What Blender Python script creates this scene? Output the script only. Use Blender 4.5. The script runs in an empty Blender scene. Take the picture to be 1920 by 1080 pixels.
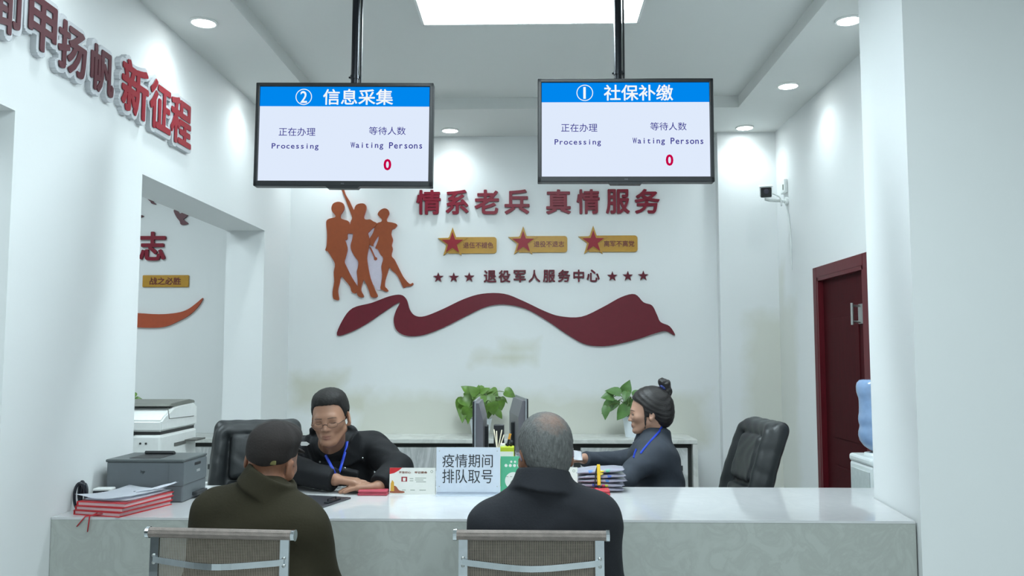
import bpy, bmesh, math, random
import numpy as np
from mathutils import Vector, Matrix, Euler

# ------------------------------------------------------------------ camera
SC = bpy.context.scene
COL = SC.collection
EYE = 1.45                       # camera height, metres
FPX = 1600.0                     # focal length in pixels of a 1920 px wide frame
YAW, PITCH = math.radians(1.43), math.radians(4.47)
cam_d = bpy.data.cameras.new('camera')
cam_d.sensor_width = 36.0
cam_d.lens = 36.0 * FPX / 1920.0
cam_d.clip_start, cam_d.clip_end = 0.05, 60
cam = bpy.data.objects.new('camera', cam_d)
COL.objects.link(cam)
cam.location = (0, 0, EYE)
cam.rotation_euler = (math.pi / 2 + PITCH, 0, YAW)
SC.camera = cam
CAM_R = Euler(cam.rotation_euler).to_matrix()

# ------------------------------------------------------------------ light
SC.view_settings.view_transform = 'Standard'
SC.view_settings.look = 'None'
SC.view_settings.gamma = 1.0
SC.view_settings.exposure = 0.0
SC.view_settings.use_curve_mapping = False
TINT = (0.845, 1.0, 1.055)
wd = bpy.data.worlds.new('daylight')
SC.world = wd
wd.use_nodes = True
wd.node_tree.nodes['Background'].inputs[0].default_value = (0.80, 0.96, 1.0, 1)
wd.node_tree.nodes['Background'].inputs[1].default_value = 0.7


def lamp(name, kind, loc, energy, rot=(0, 0, 0), **kw):
    d = bpy.data.lights.new(name, kind)
    d.energy = energy
    d.color = kw.pop('color', TINT)
    for k, v in kw.items():
        setattr(d, k, v)
    o = bpy.data.objects.new(name, d)
    COL.objects.link(o)
    o.location = loc
    o.rotation_euler = rot
    return o


# unseen area fill added over the hall, then the lights of the side room
lamp('hall_fill', 'AREA', (-0.1, 1.9, 2.95), 40, shape='RECTANGLE', size=1.2, size_y=0.8)  # fill added in front of the counter to brighten the left pier
lamp('hall_fill', 'AREA', (1.2, -1.4, 2.9), 84, shape='RECTANGLE', size=2.4, size_y=1.6)  # fill added behind the camera, brightens the right wall end
lamp('side_room_light', 'AREA', (-2.9, 4.2, 2.85), 25, shape='RECTANGLE', size=1.0, size_y=1.0)
lamp('side_room_light', 'AREA', (-2.9, 1.6, 2.85), 25, shape='RECTANGLE', size=1.0, size_y=1.0)
PANEL_EMIT = 46.0
SPOT_W = 11.5


# ------------------------------------------------------------------ projection helpers (photo pixel -> point in the room)
def ray(px, py):
    return CAM_R @ Vector(((px - 960) / FPX, -(py - 540) / FPX, -1.0))


def W(px, py, Y):
    d = ray(px, py)
    return Vector((0, 0, EYE)) + d * (Y / d.y)


def WX(px, py, X):
    d = ray(px, py)
    return Vector((0, 0, EYE)) + d * (X / d.x)


def WZ(px, py, z):
    d = ray(px, py)
    return Vector((0, 0, EYE)) + d * ((z - EYE) / d.z)


# ------------------------------------------------------------------ materials
def lin(c):
    return tuple(((v / 255) / 12.92 if v / 255 <= 0.04045 else ((v / 255 + 0.055) / 1.055) ** 2.4) for v in c)


MATS = {}


def mat(name, rgb, rough=0.5, metal=0.0, var=0.06, scale=40.0, bump=0.0, bscale=200.0, coat=0.0, spec=0.5, stretch=None, trans=0.0, alpha=1.0, sheen=0.0):
    """procedural principled material: noise-varied colour and optional noise bump (rgb in 0-255)"""
    if name in MATS:
        return MATS[name]
    m = bpy.data.materials.new(name)
    m.use_nodes = True
    nt = m.node_tree
    b = nt.nodes['Principled BSDF']
    c = lin(rgb)
    b.inputs['Roughness'].default_value = rough
    b.inputs['Metallic'].default_value = metal
    b.inputs['Specular IOR Level'].default_value = spec
    b.inputs['Coat Weight'].default_value = coat
    b.inputs['Transmission Weight'].default_value = trans
    b.inputs['Alpha'].default_value = alpha
    b.inputs['Sheen Weight'].default_value = sheen
    tc = nt.nodes.new('ShaderNodeTexCoord')
    mp = nt.nodes.new('ShaderNodeMapping')
    if stretch:
        mp.inputs['Scale'].default_value = stretch
    nt.links.new(tc.outputs['Object'], mp.inputs['Vector'])
    n = nt.nodes.new('ShaderNodeTexNoise')
    n.inputs['Scale'].default_value = scale
    n.inputs['Detail'].default_value = 4
    nt.links.new(mp.outputs[0], n.inputs['Vector'])
    r = nt.nodes.new('ShaderNodeValToRGB')
    r.color_ramp.elements[0].position = 0.3
    r.color_ramp.elements[1].position = 0.7
    r.color_ramp.elements[0].color = tuple(v * (1 - var) for v in c) + (1,)
    r.color_ramp.elements[1].color = tuple(min(1, v * (1 + var)) for v in c) + (1,)
    nt.links.new(n.outputs[0], r.inputs[0])
    nt.links.new(r.outputs[0], b.inputs['Base Color'])
    if bump:
        n2 = nt.nodes.new('ShaderNodeTexNoise')
        n2.inputs['Scale'].default_value = bscale
        n2.inputs['Detail'].default_value = 3
        nt.links.new(mp.outputs[0], n2.inputs['Vector'])
        bp = nt.nodes.new('ShaderNodeBump')
        bp.inputs['Strength'].default_value = bump
        bp.inputs['Distance'].default_value = 0.004
        nt.links.new(n2.outputs[0], bp.inputs['Height'])
        nt.links.new(bp.outputs[0], b.inputs['Normal'])
    MATS[name] = m
    return m


def emit(name, rgb, strength, raw=False):
    if name in MATS:
        return MATS[name]
    m = bpy.data.materials.new(name)
    m.use_nodes = True
    nt = m.node_tree
    nt.nodes.remove(nt.nodes['Principled BSDF'])
    e = nt.nodes.new('ShaderNodeEmission')
    e.inputs[0].default_value = (tuple(rgb) if raw else lin(rgb)) + (1,)
    e.inputs[1].default_value = strength
    nt.links.new(e.outputs[0], nt.nodes['Material Output'].inputs[0])
    MATS[name] = m
    return m


def marble(name, base, vein, vscale, amount, rough, rot=(0, 0, 0), stretch=(1, 1, 1)):
    m = bpy.data.materials.new(name)
    m.use_nodes = True
    nt = m.node_tree
    b = nt.nodes['Principled BSDF']
    b.inputs['Roughness'].default_value = rough
    tc = nt.nodes.new('ShaderNodeTexCoord')
    mp = nt.nodes.new('ShaderNodeMapping')
    mp.inputs['Rotation'].default_value = rot
    mp.inputs['Scale'].default_value = stretch
    nt.links.new(tc.outputs['Object'], mp.inputs['Vector'])
    n = nt.nodes.new('ShaderNodeTexNoise')
    n.inputs['Scale'].default_value = vscale
    n.inputs['Detail'].default_value = 8
    n.inputs['Roughness'].default_value = 0.62
    n.inputs['Distortion'].default_value = 1.2
    nt.links.new(mp.outputs[0], n.inputs['Vector'])
    r = nt.nodes.new('ShaderNodeValToRGB')
    cb, cv = lin(base) + (1,), lin(vein) + (1,)
    el = r.color_ramp.elements
    el[0].position, el[0].color = 0.40, cb
    el[1].position, el[1].color = 0.62, cb
    e = el.new(0.49)
    e.color = tuple(cb[i] + (cv[i] - cb[i]) * amount for i in range(4))
    nt.links.new(n.outputs[0], r.inputs[0])
    nt.links.new(r.outputs[0], b.inputs['Base Color'])
    MATS[name] = m
    return m


def wall_paint(name, rgb, stains=(), stain_rgb=(198, 197, 180)):
    """matt emulsion; stains = damp patches given as soft boxes (x0,x1,y0,y1,z0,z1,strength) in room metres"""
    m = bpy.data.materials.new(name)
    m.use_nodes = True
    nt = m.node_tree
    L = nt.links
    b = nt.nodes['Principled BSDF']
    b.inputs['Roughness'].default_value = 0.55
    b.inputs['Specular IOR Level'].default_value = 0.25
    ge = nt.nodes.new('ShaderNodeNewGeometry')
    n = nt.nodes.new('ShaderNodeTexNoise')
    n.inputs['Scale'].default_value = 1.3
    n.inputs['Detail'].default_value = 6
    L.new(ge.outputs['Position'], n.inputs['Vector'])
    mix = nt.nodes.new('ShaderNodeMix')
    mix.data_type = 'RGBA'
    c = lin(rgb)
    mix.inputs[6].default_value = tuple(v * 0.97 for v in c) + (1,)
    mix.inputs[7].default_value = c + (1,)
    L.new(n.outputs[0], mix.inputs[0])
    out = mix.outputs[2]

    def mth(op, a, bb, clamp=False):
        q = nt.nodes.new('ShaderNodeMath')
        q.operation = op
        q.use_clamp = clamp
        for i, v in enumerate((a, bb)):
            if isinstance(v, (int, float)):
                q.inputs[i].default_value = v
            else:
                L.new(v, q.inputs[i])
        return q.outputs[0]
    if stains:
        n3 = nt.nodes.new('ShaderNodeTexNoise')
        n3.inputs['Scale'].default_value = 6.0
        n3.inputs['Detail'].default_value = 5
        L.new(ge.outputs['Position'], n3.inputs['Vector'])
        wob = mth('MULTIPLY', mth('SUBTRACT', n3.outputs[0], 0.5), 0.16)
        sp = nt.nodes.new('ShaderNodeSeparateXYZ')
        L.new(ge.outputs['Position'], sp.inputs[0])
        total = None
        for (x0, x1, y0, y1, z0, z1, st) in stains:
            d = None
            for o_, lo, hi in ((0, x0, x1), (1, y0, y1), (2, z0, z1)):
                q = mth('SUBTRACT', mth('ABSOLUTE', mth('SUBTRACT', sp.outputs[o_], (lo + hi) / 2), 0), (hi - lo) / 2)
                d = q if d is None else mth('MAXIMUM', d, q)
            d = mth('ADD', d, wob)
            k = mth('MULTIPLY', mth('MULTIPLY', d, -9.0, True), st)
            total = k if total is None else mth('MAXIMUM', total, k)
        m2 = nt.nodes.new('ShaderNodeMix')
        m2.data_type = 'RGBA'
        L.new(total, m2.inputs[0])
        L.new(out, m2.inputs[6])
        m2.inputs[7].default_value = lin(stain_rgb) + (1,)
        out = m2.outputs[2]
    L.new(out, b.inputs['Base Color'])
    bp = nt.nodes.new('ShaderNodeBump')
    bp.inputs['Strength'].default_value = 0.05
    bp.inputs['Distance'].default_value = 0.003
    n4 = nt.nodes.new('ShaderNodeTexNoise')
    n4.inputs['Scale'].default_value = 90
    L.new(ge.outputs['Position'], n4.inputs['Vector'])
    L.new(n4.outputs[0], bp.inputs['Height'])
    L.new(bp.outputs[0], b.inputs['Normal'])
    MATS[name] = m
    return m


# ------------------------------------------------------------------ object helpers
def link(o, parent=None):
    COL.objects.link(o)
    if parent is not None:
        o.parent = parent
        o.matrix_parent_inverse = Matrix.Identity(4)
    return o


def tag(o, label=None, cat=None, group=None, kind=None):
    if label:
        o['label'] = label
    if cat:
        o['category'] = cat
    if group:
        o['group'] = group
    if kind:
        o['kind'] = kind
    return o


def thing(name, label, cat, loc=(0, 0, 0), rz=0.0, group=None):
    o = bpy.data.objects.new(name, None)
    o.empty_display_size = 0.05
    link(o)
    o.location = loc
    o.rotation_euler = (0, 0, rz)
    return tag(o, label, cat, group)


def obj(name, bm, m, parent=None, smooth=False, loc=None, angle=None):
    me = bpy.data.meshes.new(name)
    bmesh.ops.recalc_face_normals(bm, faces=bm.faces)
    bm.to_mesh(me)
    bm.free()
    for mm in (m if isinstance(m, (list, tuple)) else [m]):
        me.materials.append(mm)
    if smooth:
        me.shade_smooth()
        if angle:
            me.set_sharp_from_angle(angle=math.radians(angle))
    o = bpy.data.objects.new(name, me)
    link(o, parent)
    if loc is not None:
        o.location = loc
    return o


def struct(name, bm, m, parent=None):
    return tag(obj(name, bm, m, parent), kind='structure')


def box(bm, c, s, rot=None, bev=0.0, seg=2):
    """box of size s centred at c, optional bevel"""
    t = bmesh.new()
    bmesh.ops.create_cube(t, size=1.0)
    bmesh.ops.scale(t, vec=s, verts=t.verts)
    if bev:
        bmesh.ops.bevel(t, geom=t.edges[:], offset=bev, segments=seg, affect='EDGES', profile=0.5)
    M = Matrix.Translation(c)
    if rot is not None:
        M = M @ (rot.to_4x4() if isinstance(rot, Matrix) else Euler(rot).to_matrix().to_4x4())
    bmesh.ops.transform(t, matrix=M, verts=t.verts)
    merge(bm, t)
    return bm


def merge(bm, t):
    me = bpy.data.meshes.new('tmp')
    t.to_mesh(me)
    t.free()
    bm.from_mesh(me)
    bpy.data.meshes.remove(me)


def bx(x0, x1, y0, y1, z0, z1, bm=None, bev=0.0):
    bm = bm or bmesh.new()
    return box(bm, ((x0 + x1) / 2, (y0 + y1) / 2, (z0 + z1) / 2), (x1 - x0, y1 - y0, z1 - z0), bev=bev)


def tube(bm, pts, r, seg=10, cap=True, flat=1.0, up=None):
    """swept tube through pts; r is a number or a list"""
    pts = [Vector(p) for p in pts]
    rs = r if isinstance(r, (list, tuple)) else [r] * len(pts)
    rings = []
    prev = None
    for i, p in enumerate(pts):
        if i == 0:
            t = pts[1] - p
        elif i == len(pts) - 1:
            t = p - pts[i - 1]
        else:
            t = (pts[i + 1] - p).normalized() + (p - pts[i - 1]).normalized()
        t = t.normalized() if t.length > 1e-9 else Vector((0, 0, 1))
        if prev is None:
            a = Vector(up) if up is not None else (Vector((0, 0, 1)) if abs(t.z) < 0.9 else Vector((0, 1, 0)))
        else:
            a = prev
        n = (a - t * a.dot(t))
        n = n.normalized() if n.length > 1e-6 else t.orthogonal().normalized()
        prev = n
        b = t.cross(n)
        rings.append([bm.verts.new(p + (n * math.cos(2 * math.pi * k / seg) * flat + b * math.sin(2 * math.pi * k / seg)) * rs[i]) for k in range(seg)])
    for i in range(len(rings) - 1):
        for k in range(seg):
            bm.faces.new((rings[i][k], rings[i][(k + 1) % seg], rings[i + 1][(k + 1) % seg], rings[i + 1][k]))
    if cap:
        bm.faces.new(rings[0][::-1])
        bm.faces.new(rings[-1])
    return bm


def lathe(bm, prof, c=(0, 0, 0), seg=28, rot=None, cap=True):
    """revolve (r, z) profile round z"""
    c = Vector(c)
    rings = []
    for (r, z) in prof:
        ring = []
        for k in range(seg):
            v = Vector((r * math.cos(2 * math.pi * k / seg), r * math.sin(2 * math.pi * k / seg), z))
            if rot is not None:
                v = rot @ v
            ring.append(bm.verts.new(c + v))
        rings.append(ring)
    for i in range(len(rings) - 1):
        for k in range(seg):
            bm.faces.new((rings[i][k], rings[i][(k + 1) % seg], rings[i + 1][(k + 1) % seg], rings[i + 1][k]))
    if cap:
        bm.faces.new(rings[0][::-1])
        bm.faces.new(rings[-1])
    return bm


def prism(bm, pts, depth):
    """extrude a planar outline (3-D points) by the vector depth"""
    depth = Vector(depth)
    a = [bm.verts.new(Vector(p)) for p in pts]
    b = [bm.verts.new(Vector(p) + depth) for p in pts]
    bm.faces.new(a)
    bm.faces.new(b[::-1])
    n = len(a)
    for i in range(n):
        bm.faces.new((a[i], b[i], b[(i + 1) % n], a[(i + 1) % n]))
    return bm


def smooth_loop(pts, sub=4, closed=True):
    """Catmull-Rom through 2-D/3-D points"""
    out = []
    n = len(pts)
    P = [np.array(p, float) for p in pts]
    rng = range(n) if closed else range(n - 1)
    for i in rng:
        p0 = P[(i - 1) % n] if closed or i > 0 else P[i]
        p1, p2 = P[i], P[(i + 1) % n]
        p3 = P[(i + 2) % n] if closed or i + 2 < n else P[(i + 1) % n]
        for s in range(sub):
            t = s / sub
            out.append(tuple(0.5 * ((2 * p1) + (-p0 + p2) * t + (2 * p0 - 5 * p1 + 4 * p2 - p3) * t * t + (-p0 + 3 * p1 - 3 * p2 + p3) * t ** 3)))
    if not closed:
        out.append(tuple(P[-1]))
    return out


def text_mesh(s, w, h, depth, bold=0.0, mono=False, fill=None):
    """characters as a bmesh in the XY plane, fitted into w x h centred on the origin, extruded by depth towards +Z"""
    def one(st):
        cu = bpy.data.curves.new('txt', 'FONT')
        cu.body = st
        cu.size = 1.0
        cu.resolution_u = 3
        cu.fill_mode = 'BOTH'
        cu.extrude = 0.02
        o = bpy.data.objects.new('txt', cu)
        COL.objects.link(o)
        dg = bpy.context.evaluated_depsgraph_get()
        me = bpy.data.meshes.new_from_object(o.evaluated_get(dg))
        bpy.data.objects.remove(o)
        bpy.data.curves.remove(cu)
        return me
    bm = bmesh.new()
    if mono:
        for i, ch in enumerate(s):
            if ch == ' ':
                continue
            me = one(ch)
            t = bmesh.new()
            t.from_mesh(me)
            bpy.data.meshes.remove(me)
            xs = [v.co.x for v in t.verts]
            k = (min(xs) + max(xs)) / 2
            wd_ = max(xs) - min(xs)
            f = min(1.0, 0.5 / wd_)
            for v in t.verts:
                v.co.x = (v.co.x - k) * f + i * 0.56
            merge(bm, t)
    else:
        me = one(s)
        bm.from_mesh(me)
        bpy.data.meshes.remove(me)
    if bold > 0:                                   # heavier strokes: the glyph swept round a small circle
        me = bpy.data.meshes.new('tmp')
        bm.to_mesh(me)
        bm.free()
        bm = bmesh.new()
        rad = [(0, 0)] + [(bold * math.cos(a * math.pi / 6), bold * math.sin(a * math.pi / 6)) for a in range(12)]
        if bold > 0.05:
            rad += [(bold * 0.5 * math.cos(a * math.pi / 4), bold * 0.5 * math.sin(a * math.pi / 4)) for a in range(8)]
        for k, (ox, oy) in enumerate(rad):
            n0 = len(bm.verts)
            bm.from_mesh(me)
            bm.verts.ensure_lookup_table()
            for v in bm.verts[n0:]:
                v.co += Vector((ox, oy, 0.000012 * k * (1 if v.co.z > 0 else 0)))
        bpy.data.meshes.remove(me)
    xs = [v.co.x for v in bm.verts]
    ys = [v.co.y for v in bm.verts]
    x0, x1, y0, y1 = min(xs), max(xs), min(ys), max(ys)
    sx, sy = w / (x1 - x0), h / (y1 - y0)
    for v in bm.verts:
        v.co = Vector(((v.co.x - (x0 + x1) / 2) * sx, (v.co.y - (y0 + y1) / 2) * sy, (v.co.z + 0.02) / 0.04 * depth))
    return bm


def place(bm, origin, xa, ya):
    """map bmesh XY(Z) onto the plane with axes xa, ya at origin; +Z goes to xa x ya"""
    xa, ya = Vector(xa).normalized(), Vector(ya).normalized()
    za = xa.cross(ya)
    o = Vector(origin)
    for v in bm.verts:
        v.co = o + xa * v.co.x + ya * v.co.y + za * v.co.z
    return bm


def centre_origin(o):
    """move a mesh object's origin to the middle of its base"""
    me = o.data
    n = len(me.vertices)
    a = np.empty(n * 3, np.float32)
    me.vertices.foreach_get('co', a)
    a = a.reshape(-1, 3)
    c = np.array([(a[:, 0].min() + a[:, 0].max()) / 2, (a[:, 1].min() + a[:, 1].max()) / 2, a[:, 2].min()], np.float32)
    me.vertices.foreach_set('co', (a - c).ravel())
    me.update()
    o.location = Vector([float(v) for v in c]) + o.location
    return o


def adopt(root, kids):
    """parent kids (built in room coordinates) to root keeping them in place"""
    bpy.context.view_layer.update()
    inv = root.matrix_world.inverted()
    for k in kids:
        k.parent = root
        k.matrix_parent_inverse = inv

# ------------------------------------------------------------------ the room
XL, XR, YB, H, HT = -1.67, 1.635, 5.78, 2.95, 3.02
XJ = -1.91                       # far face of the left wall (it is 24 cm thick)
CT = 0.89                        # counter top height
paint = wall_paint('white_wall_paint', (224, 226, 226))
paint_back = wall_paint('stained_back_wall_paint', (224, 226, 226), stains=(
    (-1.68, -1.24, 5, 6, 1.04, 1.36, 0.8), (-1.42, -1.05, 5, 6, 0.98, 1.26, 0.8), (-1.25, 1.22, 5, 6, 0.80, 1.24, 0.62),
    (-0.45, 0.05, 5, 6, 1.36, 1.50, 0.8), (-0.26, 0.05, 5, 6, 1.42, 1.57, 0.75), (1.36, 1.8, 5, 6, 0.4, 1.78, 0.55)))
paint_right = wall_paint('stained_right_wall_paint', (224, 226, 226), stains=((1.5, 1.8, 5.30, 6, 0.3, 1.85, 0.38), (1.5, 1.8, 5.52, 6, 1.6, 2.1, 0.35)))
ceil_m = wall_paint('ceiling_paint', (214, 216, 214))
floor_m = marble('floor_tile', (206, 208, 206), (180, 182, 180), 2.0, 0.4, 0.16)
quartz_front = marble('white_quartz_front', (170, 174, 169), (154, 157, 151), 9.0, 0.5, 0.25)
quartz_top_lit = marble('white_quartz_top_lit', (200, 200, 201), (193, 194, 195), 5.0, 0.5, 0.07)  # same quartz as the front; overhead light put in as a lighter colour
grey_marble = marble('grey_streaked_marble', (208, 210, 209), (150, 152, 152), 1.5, 0.75, 0.2, rot=(0, math.radians(38), 0), stretch=(3.2, 1.0, 0.7))

struct('floor', bx(-4.2, 4.6, -3.2, 6.1, -0.1, 0.0), floor_m)
struct('ceiling', bx(-4.2, 4.6, -3.2, 6.1, HT, HT + 0.1), ceil_m)
TX0, TX1, TY1 = -1.285, 1.25, 5.12
bm = bx(-4.2, TX0, -3.2, 6.1, H, HT)
bx(TX1, 4.6, -3.2, 6.1, H, HT, bm)
bx(TX0, TX1, TY1, 6.1, H, HT, bm)
struct('ceiling_border', bm, ceil_m)

struct('wall_back', bx(-4.2, 2.2, YB, YB + 0.2, 0, HT), paint_back)
struct('wall_back_pilaster', bx(1.245, XR, YB - 0.075, YB, 0, H), paint_back)
# left wall with two square openings through to the side room
bm = bx(XJ, XL, 5.23, YB, 0, H)                       # far pier
bx(XJ, XL, 3.56, 5.23, 2.22, H, bm)                   # over the service opening
bx(XJ, XL, 2.66, 3.56, 0, H, bm)                      # pier beside the counter
bx(XJ, XL, 0.9, 2.66, 2.235, H, bm)                   # over the near opening
bx(XJ, XL, -3.2, 0.9, 0, H, bm)
struct('wall_left', bm, paint)
struct('wall_side_room', bx(-4.2, -4.1, -3.2, YB, 0, H), paint)
bm = bx(-4.1, XJ, -3.2, -3.1, 0, H)
struct('wall_side_room_front', bm, paint)
# right wall, with the hole for the door
DY0, DY1, DZ = 4.225, 4.915, 1.89
bm = bx(XR, XR + 0.2, 3.44, DY0, 0, H)
bx(XR, XR + 0.2, DY1, YB, 0, H, bm)
bx(XR, XR + 0.2, DY0, DY1, DZ, H, bm)
struct('wall_right', bm, paint_right)
bm = bmesh.new()
prism(bm, [(1.290, 2.93, 0), (4.6, 2.93, 0), (4.6, 3.44, 0), (1.338, 3.44, 0)], (0, 0, H))
struct('wall_front_right', bm, paint)
struct('wall_hall_right', bx(4.5, 4.6, -3.2, 2.93, 0, HT), paint)

# ---- red door in the right wall
red_wood = mat('dark_red_wood', (88, 18, 28), 0.45, var=0.12, scale=14, stretch=(6, 6, 0.6), spec=0.3)
red_wood2 = mat('dark_red_leaf_wood', (60, 12, 18), 0.65, var=0.14, scale=14, stretch=(6, 6, 0.6), spec=0.1)
brushed = mat('brushed_steel', (178, 180, 178), 0.32, 1.0, var=0.05, scale=120, stretch=(1, 1, 12))
leaf = bx(XR + 0.018, XR + 0.058, DY0 + 0.02, DY1 - 0.02, 0.01, DZ - 0.02)
for z0, z1 in ((0.25, 0.85), (1.0, 1.65)):
    box(leaf, (XR + 0.017, (DY0 + DY1) / 2, (z0 + z1) / 2), (0.008, 0.40, z1 - z0), bev=0.003)
door = struct('door_1', leaf, red_wood2)
fr = bmesh.new()
for y0, y1, z0, z1 in ((DY1, DY1 + 0.06, 0, DZ + 0.06), (DY0 - 0.06, DY0, 0, DZ + 0.06), (DY0 + 0.0005, DY1 - 0.0005, DZ, DZ + 0.06)):
    bx(XR - 0.014, XR + 0.002, y0, y1, z0, z1, fr, bev=0.003)
for y0, y1, z0, z1 in ((DY1 - 0.02, DY1 + 0.001, 0, DZ), (DY0 - 0.001, DY0 + 0.02, 0, DZ), (DY0, DY1, DZ - 0.02, DZ + 0.001)):
    bx(XR - 0.012, XR + 0.12, y0, y1, z0, z1, fr)
obj('door_frame', fr, red_wood, door)
hp = bmesh.new()
box(hp, (XR + 0.014, 4.335, 1.655), (0.010, 0.055, 0.10), bev=0.003)
obj('lock_plate', hp, brushed, door)
hp = bmesh.new()
for z_ in (1.615, 1.695):
    tube(hp, [(XR + 0.012, 4.335, z_), (XR - 0.03, 4.335, z_)], 0.006)
tube(hp, [(XR - 0.03, 4.335, 1.60), (XR - 0.03, 4.335, 1.71)], 0.007)
obj('door_handle', hp, brushed, door)
hg = bmesh.new()
bx(XR + 0.008, XR + 0.02, DY0 + 0.02, DY0 + 0.03, 0.3, 1.80, hg)
obj('closing_edge_strip', hg, brushed, door)

# ------------------------------------------------------------------ ceiling lights
white_plastic = mat('white_plastic', (228, 230, 228), 0.4, var=0.02)
panel = thing('ceiling_light_panel', 'large flat rectangular lit panel in the recessed ceiling between the two screen poles', 'ceiling light', (-0.012, 3.70, HT - 0.035))
o = bmesh.new()
for x0, x1, y0, y1 in ((-0.505, -0.493, -0.175, 0.175), (0.493, 0.505, -0.175, 0.175), (-0.505, 0.505, -0.175, -0.163), (-0.505, 0.505, 0.163, 0.175)):
    bx(x0, x1, y0, y1, 0, 0.035, o)
obj('frame', o, white_plastic, panel)
panel_glow = emit('light_panel_glow', TINT, PANEL_EMIT, raw=True)
obj('diffuser', bx(-0.493, 0.493, -0.163, 0.163, 0.003, 0.03), panel_glow, panel)

spot_glow = emit('downlight_glow', (0.92, 1.0, 1.0), 30, raw=True)
DL = [(-1.487, 3.716, 'recessed round downlight above the red lettering on the left wall'),
      (-0.554, 5.60, 'recessed round downlight over the slogan between the two screens'),
      (1.40, 5.58, 'recessed round downlight in the far right ceiling corner above the security camera'),
      (1.425, 4.70, 'recessed round downlight above the red door, second from the back wall'),
      (1.42, 3.764, 'recessed round downlight half tucked behind the white wall end at upper right'),
      (-1.487, 4.70, 'recessed round downlight on the left ceiling border behind screen two'),
      (-1.40, 5.60, 'recessed round downlight in the far left ceiling corner behind screen two'),
      (-1.487, 2.72, 'added unseen downlight brightening the white pier beside the counter, above the maroon letters'),  # out of view, added to brighten the left pier
      (-1.487, 1.72, 'added unseen downlight over the near opening, brightening the left wall pier'),  # out of view, also added for the pier
      (1.425, 1.72, 'added unseen downlight on the right of the hall, matching the left row')]  # out of view, added to mirror the left row
for i, (x, y, lb) in enumerate(DL):
    d = thing('downlight', lb, 'downlight', (x, y, H), group='recessed ceiling downlights')
    b2 = bmesh.new()
    lathe(b2, [(0.060, 0.0), (0.060, -0.006), (0.054, -0.010), (0.050, -0.006), (0.050, 0.0)], cap=False)
    obj('trim_ring', b2, white_plastic, d, True)
    b2 = bmesh.new()
    lathe(b2, [(0.001, -0.009), (0.048, -0.008), (0.048, 0.0), (0.001, 0.0)])
    obj('lens', b2, spot_glow, d, True)
    lamp('downlight_beam', 'SPOT', (x, y, H - 0.02), SPOT_W if y > 3 else SPOT_W * 0.35, spot_size=math.radians(145), spot_blend=1.0, shadow_soft_size=0.04)

# ------------------------------------------------------------------ hanging screens
black_plastic = mat('black_plastic', (26, 28, 32), 0.35, var=0.05)
black_metal = mat('black_metal', (30, 33, 38), 0.3, 0.6, var=0.08)
screen_white = emit('screen_white', (226, 237, 255), 0.97)
screen_blue = emit('screen_blue', (0, 140, 246), 0.92)
screen_text_white = emit('screen_text_white', (250, 254, 255), 0.95)
screen_text_navy = emit('screen_text_navy', (62, 58, 150), 0.9)
screen_text_red = emit('screen_text_red', (205, 0, 72), 0.9)


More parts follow.
